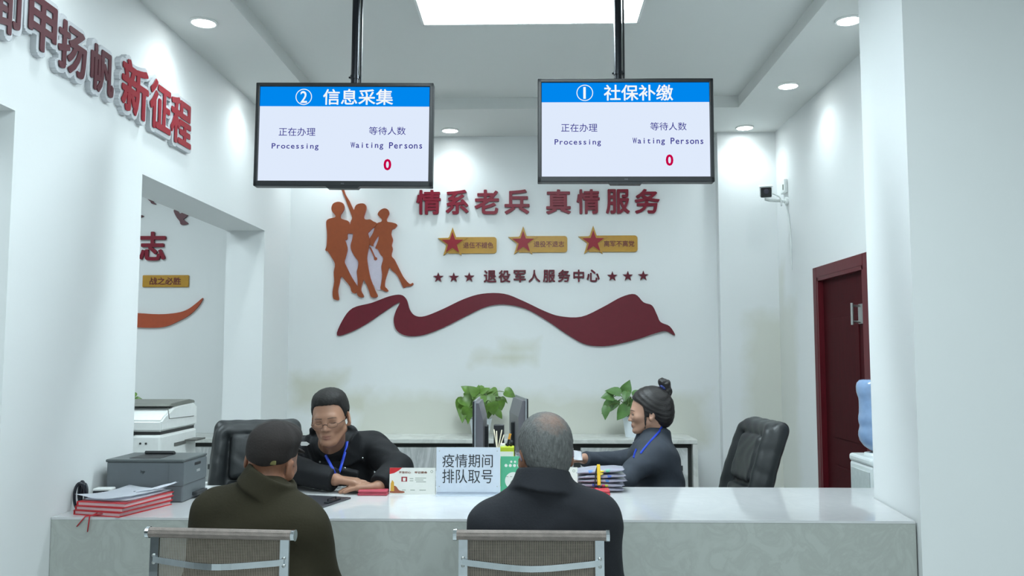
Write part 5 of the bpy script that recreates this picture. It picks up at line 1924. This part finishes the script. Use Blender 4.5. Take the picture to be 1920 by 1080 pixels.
for s in (-1, 1):
    b = bmesh.new()
    ring = [b.verts.new(Hd.w((s * (0.0325 + 0.022 * math.cos(a)), -0.1065 + 0.003 * (math.cos(a) + 1), -0.016 + 0.014 * math.sin(a)))) for a in np.linspace(0, 2 * math.pi, 24, endpoint=False)]
    b.faces.new(ring)
    q = obj('lens', b, lens_m, g)
b = bmesh.new()
both = lambda p: np.minimum(jk(p), shirt(p))
lp = [[on_surface(x, y, both, 0.004) for x, y in ((601, 826), (603, 838), (611, 855), (621, 874), (630, 893))],
      [on_surface(x, y, both, 0.004) for x, y in ((651, 828), (649, 840), (645, 855), (640, 873), (633, 893))]]
lanyard(o, lp, lan_m, 0.0062)
c = on_surface(572, 832, jk, 0.001)
b = bmesh.new()
prism(b, [c + np.array((x * 0.02, -0.004, z * 0.009)) for x, z in ((-1, 0.9), (0.3, 0.9), (1, -0.1), (0.5, -0.9), (-0.8, -0.9), (-1, 0))], (0, 0.006, 0))
part_of(o, 'white_badge', b, white_plastic, False)
for x, y in ((647, 878), (680, 859), (600, 866)):
    c = on_surface(x, y, jk, 0.001)
    b = bmesh.new()
    lathe(b, [(0.0045, 0), (0.0045, 0.003), (0.001, 0.004)], c, 10, Euler((math.pi / 2, 0, 0)).to_matrix())
    part_of(o, 'snap_button', b, brushed)

# ================================================================== female clerk in profile
Hd = Head(W(1216, 775, 4.12), yaw=-91, pitch=3, roll=0, s=0.85, wx=0.97, low=0.90)
J = dict(neck=V(W(1226, 822, 4.14)), shL=V(W(1225, 854, 4.01)), shR=V(W(1218, 851, 4.30)), chest=V(W(1228, 868, 4.15)), pelvis=V((0.625, 4.15, 0.60)),
         elL=V(W(1172, 897, 3.90)), wrL=V(W(1100, 893, 4.02)), elR=V(W(1158, 868, 4.36)), wrR=V(W(1096, 860, 4.22)),
         hipL=V((0.62, 4.05, 0.585)), hipR=V((0.62, 4.25, 0.585)), knL=V((0.36, 4.05, 0.55)), knR=V((0.36, 4.25, 0.55)),
         anL=V((0.38, 4.05, 0.09)), anR=V((0.38, 4.25, 0.09)), toe=V((-0.10, 0, -0.05)))
hR = hand_prims(J['wrR'], (-1, -0.20, -0.06), (0.0, -0.35, -1), 1, curl=30, size=0.9)
hL = hand_prims(J['wrL'], (-1, 0.10, 0.12), (0.0, 0.35, -1), -1, curl=28, size=0.9)
o = person(J, Hd, 'woman in profile with dark pinned-up hair, charcoal jacket and blue lanyard behind the counter', skin_f, lip_f, True, hands=(hR, hL), neck_r=0.047)
jacket_ch = mat('charcoal_jacket_cloth', (50, 56, 66), 0.85, var=0.08, scale=12, bump=0.25, bscale=60)
jacket_in = mat('black_collar_cloth', (30, 32, 38), 0.85, var=0.08)


def jw(p, J=J):
    f = sleeves_and_torso(p, J, -0.002, tw=(0.18, 0.125), cw=(0.165, 0.122), k=0.09)
    nk = J['neck']
    c = collar(p, nk + (-0.012, 0, -0.035), nk + (0.006, 0, 0.050), 0.088, 0.066, 0.007, side=(0, 1, 0), flat=1.0, open_dir=(-1, 0, 0.0), open_w=0.045)
    f = smin(f, c, 0.012)
    f = smax(f, -f_cap(p, nk + (-0.08, 0, 0.05), nk + (-0.155, 0, -0.085), 0.046, 0.010), 0.010)
    f = cut_cuff(f, p, J, 1.0)
    return f + wrinkle(p, 0.0035, 18, 1.0) + wrinkle(p, 0.0012, 44, 2.0)


def sw(p, J=J):
    nk = J['neck']
    f = f_ecap(p, J['chest'], nk + (0.0, 0, -0.05), (0.15, 0.10), (0.10, 0.085), (0, 1, 0))
    return smin(f, f_cap(p, nk + (0.0, 0, -0.05), nk + (-0.002, 0, 0.022), 0.072, 0.056), 0.02)


pts = np.array([J[k] for k in ('neck', 'shR', 'shL', 'chest', 'pelvis', 'elR', 'wrR', 'elL', 'wrL')])
wear(o, 'jacket', jw, pts.min(0) - 0.17, pts.max(0) + 0.17, 0.005, jacket_ch)
pts = np.array([J[k] for k in ('neck', 'chest')])
wear(o, 'shirt', sw, pts.min(0) - 0.2, pts.max(0) + 0.15, 0.006, jacket_in)
trousers_and_shoes(o, J)


def hair_up(p, Hd=Hd):
    q = Hd.loc(p)
    f = f_ell(q, (0, 0.020, 0.050), (0.096, 0.118, 0.104))
    f = smin(f, f_ell(q, (0, 0.082, -0.002), (0.084, 0.062, 0.094)), 0.03)
    line = hairline(q[:, 1], [(-0.12, 0.088), (-0.085, 0.084), (-0.060, 0.064), (-0.036, 0.042), (-0.028, 0.004), (-0.018, -0.022), (-0.004, -0.022), (0.024, -0.026), (0.036, -0.062), (0.06, -0.098), (0.12, -0.10)])
    f = smax(f, (line - q[:, 2]) * 0.7, 0.012)
    for s in (-1, 1):
        f = smin(f, f_cap(q, (s * 0.072, -0.024, 0.02), (s * 0.0655, -0.030, -0.085), 0.0075, 0.0035), 0.012)
    f = smin(f, f_cap(q, (0, 0.072, 0.118), (0, 0.094, 0.140), 0.018, 0.014), 0.015)
    n = np.sin(q[:, 2] * 210 + q[:, 1] * 60 + 4 * np.sin(q[:, 1] * 22) + q[:, 0] * 120) + 0.5 * np.sin(q[:, 2] * 95 - q[:, 1] * 50)
    return (f + n * 0.0009) * Hd.s


wear(o, 'hair', hair_up, Hd.c - 0.2, Hd.c + 0.2, 0.003, hair_f)


def bun(p, Hd=Hd):
    q = Hd.loc(p)
    f = f_cap(q, (0.0, 0.088, 0.170), (0, 0.118, 0.122), 0.024, 0.022)
    f = smin(f, f_ell(q, (0.004, 0.112, 0.158), (0.024, 0.022, 0.026)), 0.008)
    f = smin(f, f_ell(q, (0, 0.122, 0.108), (0.016, 0.016, 0.020)), 0.01)
    return (f + 0.003 * np.sin(q[:, 2] * 190 + 5 * np.sin(q[:, 0] * 90)) * np.sin(q[:, 1] * 160)) * Hd.s


wear(o, 'hair_bun', bun, Hd.w((0, 0.1, 0.14)) - 0.08, Hd.w((0, 0.1, 0.14)) + 0.08, 0.003, hair_f)
b = bmesh.new()
ring = [(0.022 * math.cos(a), 0.088 + 0.016 * math.sin(a) * 0.7, 0.140 - 0.016 * math.sin(a) * 0.7 + 0.0) for a in np.linspace(0, 2 * math.pi, 20)]
head_tube(b, Hd, ring, 0.006, 8, 0)
part_of(o, 'hair_tie', b, mat('navy_hair_tie', (34, 48, 110), 0.7))
brows(o, Hd, hair_f, r=0.0026, female=True)
for s in (-1, 1):
    b = bmesh.new()
    head_tube(b, Hd, [(s * x, face_y(s * x, z, True) - 0.0004, z) for x, z in ((0.019, -0.004), (0.027, 0.0010), (0.036, 0.0012), (0.047, -0.0030))], 0.0016, 6)
    part_of(o, 'eyelashes', b, hair_f)
    b = bmesh.new()
    bmesh.ops.create_uvsphere(b, u_segments=16, v_segments=12, radius=1.0)
    Rm = Matrix([list(r) for r in Hd.R])
    for v in b.verts:
        v.co = Vector(Hd.w((s * 0.031 + v.co.x * 0.0105, face_y(s * 0.031, -0.0035, True) + 0.0030 + v.co.y * 0.0045, -0.0035 + v.co.z * 0.0042)))
    e = part_of(o, 'eye', b, eye_w)
    b = bmesh.new()
    bmesh.ops.create_uvsphere(b, u_segments=16, v_segments=12, radius=1.0)
    for v in b.verts:
        v.co = Vector(Hd.w((s * 0.031 + v.co.x * 0.0044, face_y(s * 0.031, -0.0035, True) + 0.0014 + v.co.y * 0.0032, -0.0035 + v.co.z * 0.0040)))
    obj('iris', b, eye_d, e, True)
both = lambda p: np.minimum(jw(p), sw(p))
lp = [[on_surface(x, y, both, 0.004) for x, y in ((1241, 800), (1236, 809), (1227, 819), (1217, 830), (1207, 842), (1201, 850))],
      [on_surface(x, y, both, 0.004) for x, y in ((1193, 842), (1190, 850), (1188, 858))]]
lanyard(o, lp, lan_m, 0.0048)
pp = W(1079, 850, 4.10)
sh = sheet('paper_sheet', 'small white paper slip held up in the woman\'s hands', pp.x, pp.y, pp.z - 0.01, 0.065, 0.05, 0.2, 0.008, seed=41)
sh.rotation_euler = (math.radians(58), math.radians(8), math.radians(12))

# ================================================================== visitor with the flat cap
Hd = Head(W(508, 866, 2.64), yaw=170, pitch=5, roll=-12, s=0.92)
J = dict(neck=V(W(497, 928, 2.60)), shL=V(W(405, 962, 2.62)), shR=V(W(566, 985, 2.585)), chest=V(W(486, 1010, 2.60)), pelvis=V((-0.77, 2.58, 0.57)),
         elL=V(W(372, 1110, 2.64)), elR=V(W(607, 1105, 2.64)), wrL=V((-0.90, 2.84, 0.68)), wrR=V((-0.64, 2.84, 0.68)),
         hipL=V((-0.86, 2.57, 0.545)), hipR=V((-0.68, 2.57, 0.545)), knL=V((-0.88, 2.86, 0.53)), knR=V((-0.66, 2.86, 0.53)),
         anL=V((-0.87, 2.76, 0.09)), anR=V((-0.67, 2.76, 0.09)), toe=V((0, 0.10, -0.05)))
hL = hand_prims(J['wrL'], (0.8, 0.35, -0.2), (0, 0, -1), -1, curl=25, size=0.8)
hR = hand_prims(J['wrR'], (-0.8, 0.2, -0.2), (0, 0, -1), 1, curl=25, size=0.8)
o = person(J, Hd, 'man seen from behind in olive jacket and dark flat cap on the left mesh chair', skin_o, lip_m, hands=(hL, hR), h=0.004, neck_r=0.056)
olive = mat('olive_wool', (46, 42, 30), 0.9, var=0.1, scale=9, bump=0.2, bscale=140, spec=0.2)


def jo(p, J=J):
    f = sleeves_and_torso(p, J, 0.004, tw=(0.185, 0.125), cw=(0.185, 0.115))
    nk = J['neck']
    up = V(Hd1.w((0, 0.03, -0.085))) - nk
    c = collar(p, nk + (-0.006, 0, 0.006), nk + (0.026, 0.0, 0.066), 0.084, 0.072, 0.008, flat=0.95)
    f = smin(f, c, 0.010)
    f = cut_cuff(f, p, J, 1.0)
    return f + wrinkle(p, 0.0046, 11, 3.0) + wrinkle(p, 0.0013, 30, 1.0)


Hd1 = Hd
pts = np.array([J[k] for k in ('neck', 'shR', 'shL', 'chest', 'pelvis', 'elR', 'wrR', 'elL', 'wrL')])
wear(o, 'jacket', jo, pts.min(0) - 0.17, pts.max(0) + 0.17, 0.005, olive)
trousers_and_shoes(o, J)
cap_m = mat('dark_cap_cloth', (30, 23, 21), 0.9, var=0.15, scale=14, bump=0.3, bscale=160)


def cap(p, Hd=Hd):
    q = Hd.loc(p)
    line = 0.030 - q[:, 1] * 0.42
    band = f_ell(q, (0, 0.012, 0.044), (0.0785, 0.104, 0.089))
    band = smax(band, (line - q[:, 2]) * 0.9, 0.006)
    top = f_ell(q, (0, 0.006, 0.084), (0.080, 0.106, 0.050), np.array(Euler((math.radians(-14), 0, 0)).to_matrix()))
    f = smin(band, top, 0.014)
    brim = f_ell(q, (0, -0.098, 0.046), (0.062, 0.045, 0.009), np.array(Euler((math.radians(14), 0, 0)).to_matrix()))
    f = smin(f, brim, 0.012)
    return (f + 0.0022 * np.sin(8 * np.arctan2(q[:, 0], q[:, 1])) * np.clip((0.12 - np.abs(q[:, 2] - 0.06)) * 8, 0, 1)) * Hd.s


wear(o, 'flat_cap', cap, Hd.c - 0.2, Hd.c + 0.2, 0.0035, cap_m)
c = on_surface(512, 868, lambda p: cap(p), 0.002)
b = bmesh.new()
box(b, tuple(c), (0.019, 0.007, 0.013), bev=0.003)
part_of(o, 'cap_buckle', b, mat('tarnished_buckle', (112, 106, 64), 0.4, 0.5), False)

# ================================================================== grey-haired visitor
Hd = Head(W(1023, 853, 2.62), yaw=190, pitch=4, roll=3, s=0.94)
J = dict(neck=V(W(1016, 922, 2.57)), shL=V(W(924, 984, 2.57)), shR=V(W(1114, 974, 2.57)), chest=V(W(1020, 1015, 2.585)), pelvis=V((0.03, 2.57, 0.57)),
         elL=V(W(906, 1100, 2.62)), elR=V(W(1134, 1100, 2.62)), wrL=V((-0.07, 2.85, 0.68)), wrR=V((0.15, 2.85, 0.68)),
         hipL=V((-0.06, 2.57, 0.545)), hipR=V((0.13, 2.57, 0.545)), knL=V((-0.09, 2.86, 0.53)), knR=V((0.15, 2.86, 0.53)),
         anL=V((-0.08, 2.76, 0.09)), anR=V((0.14, 2.76, 0.09)), toe=V((0, 0.10, -0.05)))
hL = hand_prims(J['wrL'], (0.8, 0.35, -0.2), (0, 0, -1), -1, curl=25, size=0.8)
hR = hand_prims(J['wrR'], (-0.8, 0.2, -0.2), (0, 0, -1), 1, curl=25, size=0.8)
o = person(J, Hd, 'grey-haired man seen from behind in dark navy jacket on the right mesh chair', skin_o, lip_m, hands=(hL, hR), h=0.004, neck_r=0.060)
navy = mat('dark_navy_cloth', (22, 24, 31), 0.88, var=0.1, scale=10, bump=0.2, bscale=150)


def jn(p, J=J, Hd=Hd):
    f = sleeves_and_torso(p, J, 0.004, tw=(0.185, 0.125), cw=(0.19, 0.115))
    nk = J['neck']
    c = collar(p, nk + (0, 0, 0.004), nk + (0.004, 0.010, 0.064), 0.090, 0.068, 0.008, flat=0.95)
    f = smin(f, c, 0.012)
    f = cut_cuff(f, p, J, 1.0)
    return f + wrinkle(p, 0.0046, 11, 5.0) + wrinkle(p, 0.0013, 30, 4.0)


pts = np.array([J[k] for k in ('neck', 'shR', 'shL', 'chest', 'pelvis', 'elR', 'wrR', 'elL', 'wrL')])
wear(o, 'jacket', jn, pts.min(0) - 0.17, pts.max(0) + 0.17, 0.005, navy)
trousers_and_shoes(o, J)

hair_g = mat('grey_hair', (88, 89, 88), 0.65, var=0.32, scale=70, bump=0.6, bscale=160, stretch=(2.5, 2.5, 0.8))
nt = hair_g.node_tree
tc = nt.nodes.new('ShaderNodeNewGeometry')
ds = nt.nodes.new('ShaderNodeVectorMath')
ds.operation = 'DISTANCE'
bald = Hd.w((-0.012, 0.072, 0.100))
ds.inputs[1].default_value = tuple(bald)
nt.links.new(tc.outputs['Position'], ds.inputs[0])
nz = nt.nodes.new('ShaderNodeTexNoise')
nz.inputs['Scale'].default_value = 55
nz.inputs['Detail'].default_value = 6
nt.links.new(tc.outputs['Position'], nz.inputs['Vector'])
ad = nt.nodes.new('ShaderNodeMath')
ad.operation = 'MULTIPLY_ADD'
nt.links.new(nz.outputs[0], ad.inputs[0])
ad.inputs[1].default_value = 0.055
nt.links.new(ds.outputs['Value'], ad.inputs[2])
rp = nt.nodes.new('ShaderNodeValToRGB')
rp.color_ramp.elements[0].position, rp.color_ramp.elements[0].color = 0.045, (0.5, 0.5, 0.5, 1)
rp.color_ramp.elements[1].position, rp.color_ramp.elements[1].color = 0.085, (0, 0, 0, 1)
nt.links.new(ad.outputs[0], rp.inputs[0])
mx = nt.nodes.new('ShaderNodeMix')
mx.data_type = 'RGBA'
bs = nt.nodes['Principled BSDF']
src = bs.inputs['Base Color'].links[0].from_socket
nt.links.new(rp.outputs[0], mx.inputs[0])
nt.links.new(src, mx.inputs[6])
mx.inputs[7].default_value = lin((146, 106, 86)) + (1,)
nt.links.new(mx.outputs[2], bs.inputs['Base Color'])


def hair_grey(p, Hd=Hd):
    q = Hd.loc(p)
    f = f_ell(q, (0, 0.013, 0.046), (0.087, 0.107, 0.092))
    f = smin(f, f_ell(q, (0, 0.055, -0.01), (0.070, 0.058, 0.075)), 0.03)
    line = hairline(q[:, 1], [(-0.12, 0.08), (-0.07, 0.074), (-0.050, 0.060), (-0.036, 0.02), (-0.016, -0.012), (-0.006, 0.020), (0.022, 0.022), (0.034, -0.030), (0.07, -0.080), (0.12, -0.086)])
    f = smax(f, (line - q[:, 2]) * 0.7, 0.010)
    th = np.arctan2(q[:, 0], q[:, 1] - 0.07)
    n = np.sin(th * 46 + 3 * np.sin(q[:, 2] * 90)) * 0.0012 + np.sin(q[:, 0] * 330 + q[:, 2] * 120) * np.sin(q[:, 1] * 280) * 0.0008
    return (f + n) * Hd.s


wear(o, 'hair', hair_grey, Hd.c - 0.19, Hd.c + 0.19, 0.003, hair_g)
b = bmesh.new()
for s in (-1, 1):
    head_tube(b, Hd, [(s * 0.060, -0.100, 0.004), (s * 0.080, -0.085, 0.006), (s * 0.086, -0.03, 0.008), (s * 0.088, 0.012, 0.010), (s * 0.084, 0.03, -0.012)], 0.0022, 8)
    rim = [(s * (0.034 + 0.025 * math.cos(a)), -0.112 + 0.006 * (math.cos(a) + 1) * 0.5, -0.006 + 0.020 * math.sin(a)) for a in np.linspace(0, 2 * math.pi, 25)]
    head_tube(b, Hd, rim, 0.0016, 6, 0)
head_tube(b, Hd, [(-0.010, -0.112, 0.0), (0, -0.114, 0.003), (0.010, -0.112, 0.0)], 0.0016, 6)
part_of(o, 'glasses', b, mat('lilac_grey_frame', (120, 108, 122), 0.3))

# ================================================================== chairs
chrome = mat('chrome', (196, 202, 206), 0.12, 1.0, var=0.04)
mesh_m = mat('taupe_mesh', (136, 126, 114), 0.8, var=0.12, scale=60)
roll_m = mat('taupe_mesh_roll', (128, 118, 112), 0.75, var=0.14, scale=50, bump=0.4, bscale=300)


def mesh_chair(loc, rz, label):
    w, zt = 0.415, 0.948
    t = thing('mesh_chair', label, 'chair', loc, rz, 'visitor mesh chairs')
    b = bmesh.new()
    tube(b, [(-w / 2, 0, zt), (w / 2, 0, zt)], 0.0145, 16)
    for k in range(3):
        tube(b, [(-w / 2, -0.014 * math.cos(0.6 * (k - 1)), zt + 0.014 * math.sin(0.6 * (k - 1))), (w / 2, -0.014 * math.cos(0.6 * (k - 1)), zt + 0.014 * math.sin(0.6 * (k - 1)))], 0.0018, 6)
    obj('top_roll', b, roll_m, t, True, angle=50)
    for s in (-1, 1):
        b = bmesh.new()
        tube(b, [(s * w / 2, 0, zt), (s * (w / 2 + 0.010), 0, zt)], 0.016, 16)
        obj('end_cap', b, chrome, t)
        b = bmesh.new()
        px = s * (w / 2 - 0.018)
        P = [(px, -0.004, zt - 0.008), (px, -0.006, zt - 0.15), (px, 0.012, zt - 0.35), (px, 0.05, 0.50), (px, 0.10, 0.455), (px, 0.44, 0.45)]
        P = smooth_loop(P, 4, False)
        for i in range(len(P) - 1):
            a, c = Vector(P[i]), Vector(P[i + 1])
            d = (c - a).normalized()
            n = d.cross(Vector((1, 0, 0)))
            vs = [b.verts.new(q_ + sx * Vector((0.0125, 0, 0)) + sn * n * 0.004) for q_ in (a, c) for sx, sn in ((-1, -1), (1, -1), (1, 1), (-1, 1))]
            for f in ((0, 1, 5, 4), (1, 2, 6, 5), (2, 3, 7, 6), (3, 0, 4, 7)):
                b.faces.new([vs[k] for k in f])
            if i == 0:
                b.faces.new(vs[3::-1])
            if i == len(P) - 2:
                b.faces.new(vs[4:])
        bmesh.ops.remove_doubles(b, verts=b.verts, dist=0.0005)
        obj('side_frame', b, chrome, t)
        b = bmesh.new()
        for dz in (-0.010, 0.010):
            lathe(b, [(0.005, 0), (0.005, 0.003), (0.0005, 0.004)], (px, -0.010, zt - 0.071 + dz), 10, Euler((math.pi / 2, 0, 0)).to_matrix())
        obj('screws', b, brushed, t, True)
        # sled leg
        b = bmesh.new()
        lx = s * (w / 2 + 0.005)
        tube(b, smooth_loop([(px, 0.06, 0.452), (lx, 0.05, 0.42), (lx, 0.02, 0.05), (lx, 0.03, 0.014), (lx, 0.08, 0.013), (lx, 0.38, 0.013), (lx, 0.43, 0.018), (lx, 0.44, 0.06), (lx, 0.42, 0.42), (px, 0.40, 0.450)], 4, False), 0.0115, 12)
        obj('leg', b, chrome, t, True)
    b = bmesh.new()
    P = smooth_loop([(-w / 2 + 0.018, -0.011, zt - 0.070), (-w / 2 + 0.06, -0.020, zt - 0.074), (0, -0.046, zt - 0.080), (w / 2 - 0.06, -0.020, zt - 0.074), (w / 2 - 0.018, -0.011, zt - 0.070)], 6, False)
    for i in range(len(P) - 1):
        a, c = Vector(P[i]), Vector(P[i + 1])
        d = (c - a).normalized()
        n = d.cross(Vector((0, 0, 1))).normalized()
        vs = [b.verts.new(q_ + sz * Vector((0, 0, 0.0085)) + sn * n * 0.004) for q_ in (a, c) for sz, sn in ((-1, -1), (1, -1), (1, 1), (-1, 1))]
        for f in ((0, 1, 5, 4), (1, 2, 6, 5), (2, 3, 7, 6), (3, 0, 4, 7)):
            b.faces.new([vs[k] for k in f])
        if i == 0:
            b.faces.new(vs[3::-1])
        if i == len(P) - 2:
            b.faces.new(vs[4:])
    bmesh.ops.remove_doubles(b, verts=b.verts, dist=0.0005)
    obj('cross_bar', b, chrome, t)
    # woven back and seat: warp and weft strips with gaps
    b = bmesh.new()
    x0, x1 = -w / 2 + 0.032, w / 2 - 0.032

    def yb(z):
        return float(np.interp(z, [0.5, zt - 0.35, zt - 0.15, zt], [0.05, 0.014, 0.0, 0.004]))
    n = 72
    zs = np.linspace(zt - 0.008, 0.50, 14)
    for i in range(n):
        x = x0 + (x1 - x0) * i / (n - 1)
        vs = [(b.verts.new((x - 0.0014, yb(z), z)), b.verts.new((x + 0.0014, yb(z), z))) for z in zs]
        for k in range(len(zs) - 1):
            b.faces.new((vs[k][0], vs[k][1], vs[k + 1][1], vs[k + 1][0]))
    for z in np.arange(0.50, zt - 0.01, 0.0042):
        vs = [b.verts.new(p_) for p_ in ((x0 - 0.012, yb(z) - 0.0005, z - 0.0007), (x1 + 0.012, yb(z) - 0.0005, z - 0.0007), (x1 + 0.012, yb(z) - 0.0005, z + 0.0007), (x0 - 0.012, yb(z) - 0.0005, z + 0.0007))]
        b.faces.new(vs)
    obj('back_mesh', b, mesh_m, t)
    b = bx(-w / 2 + 0.03, w / 2 - 0.03, 0.08, 0.44, 0.448, 0.456)
    obj('seat', b, mesh_m, t)
    return t


c1 = W(413.5, 1000, 2.425)
mesh_chair((c1.x, c1.y, 0), math.radians(-4.5), 'chrome and taupe mesh visitor chair under the man with the cap')
c2 = W(996, 994, 2.425)
mesh_chair((c2.x, c2.y, 0), math.radians(-0.5), 'chrome and taupe mesh visitor chair under the grey-haired man')

leather = mat('black_leather', (35, 38, 40), 0.42, var=0.08, scale=10, bump=0.12, bscale=90)


def office_chair(loc, rz, ztop, recline, label):
    t = thing('office_chair', label, 'chair', loc, rz, 'black leather office chairs')
    L = ztop - 0.50
    Rr = np.array(Euler((math.radians(-recline), 0, 0)).to_matrix())
    L = L / math.cos(math.radians(recline)) - 0.03

    def back(p):
        q = (p - np.array((0, 0.20, 0.50), np.float32)) @ Rr.astype(np.float32)
        q = q.copy()
        q[:, 1] += 0.9 * (q[:, 0] ** 2) * 0.5 - 0.10 * (np.clip(q[:, 2] / L, 0, 1.2) - 0.55) ** 2
        hw = 0.235 - 0.03 * np.clip(q[:, 2] / L, 0, 1) ** 2
        x = q[:, 0] * 0.235 / hw
        q2 = np.stack([x, q[:, 1], q[:, 2]], 1)
        f = f_box(q2, (0, 0.02, L / 2), (0.245, 0.042, L / 2), 0.042)
        for s in (-1, 1):
            f = smin(f, f_cap(q2, (s * 0.205, -0.018, 0.06), (s * 0.195, -0.016, L - 0.07), 0.038, 0.038), 0.012)
        f = smin(f, f_cap(q2, (-0.17, -0.012, L - 0.055), (0.17, -0.010, L - 0.055), 0.042, 0.042), 0.012)
        f = smin(f, f_box(q2, (0, -0.026, L * 0.70), (0.145, 0.030, 0.115), 0.028), 0.004)
        f = smin(f, f_box(q2, (0, -0.022, L * 0.28), (0.148, 0.030, L * 0.22), 0.028), 0.004)
        return f + 0.0012 * np.sin(q2[:, 0] * 60 + 3 * np.sin(q2[:, 2] * 30))
    blob('backrest', back, (-0.32, -0.1, 0.40), (0.32, 0.50, ztop + 0.10), 0.007, leather, t)

    def seat(p):
        f = f_box(p, (0, -0.02, 0.44), (0.245, 0.235, 0.050), 0.045)
        f = smin(f, f_cap(p, (-0.2, -0.22, 0.445), (0.2, -0.22, 0.445), 0.05, 0.05), 0.02)
        return f
    blob('seat', seat, (-0.32, -0.35, 0.35), (0.32, 0.3, 0.52), 0.01, leather, t)
    for s in (-1, 1):
        def arm(p, s=s):
            f = f_cap(p, (s * 0.275, 0.17, 0.655), (s * 0.275, -0.12, 0.665), 0.030, 0.030)
            f = smin(f, f_cap(p, (s * 0.275, -0.13, 0.65), (s * 0.268, -0.06, 0.43), 0.022, 0.022), 0.03)
            return smin(f, f_cap(p, (s * 0.268, -0.06, 0.43), (s * 0.20, 0.0, 0.40), 0.020, 0.020), 0.03)
        blob('armrest', arm, (s * 0.24 - 0.12, -0.22, 0.35), (s * 0.24 + 0.12, 0.26, 0.74), 0.008, black_plastic, t)
    b = bmesh.new()
    lathe(b, [(0.032, 0.07), (0.032, 0.22), (0.020, 0.22), (0.020, 0.36), (0.10, 0.37), (0.10, 0.395)], seg=20)
    obj('gas_lift', b, black_plastic, t, True, angle=40)
    for k in range(5):
        a = k * 2 * math.pi / 5 + 0.3
        b = bmesh.new()
        tube(b, [(0.02 * math.cos(a), 0.02 * math.sin(a), 0.105), (0.27 * math.cos(a), 0.27 * math.sin(a), 0.072)], [0.026, 0.017], 10)
        lg = obj('base_leg', b, black_plastic, t, True)
        b = bmesh.new()
        cx, cy = 0.27 * math.cos(a), 0.27 * math.sin(a)
        for s in (-1, 1):
            ox, oy = -math.sin(a) * 0.012 * s, math.cos(a) * 0.012 * s
            tube(b, [(cx + ox * 0.3, cy + oy * 0.3, 0.027), (cx + ox * 2, cy + oy * 2, 0.027)], 0.027, 16)
        obj('caster', b, black_plastic, lg)
    return t


ca = W(1400, 785, 4.22)
office_chair((0.745, 4.16, 0), math.radians(-85), ca.z + 0.035, 15, 'black leather office chair whose tall empty back stands right of the woman')
cb2 = W(500, 790, 4.3)
office_chair((-1.35, 4.18, 0), math.radians(17), cb2.z + 0.03, 7, 'black leather office chair behind the male clerk, between him and the copier')
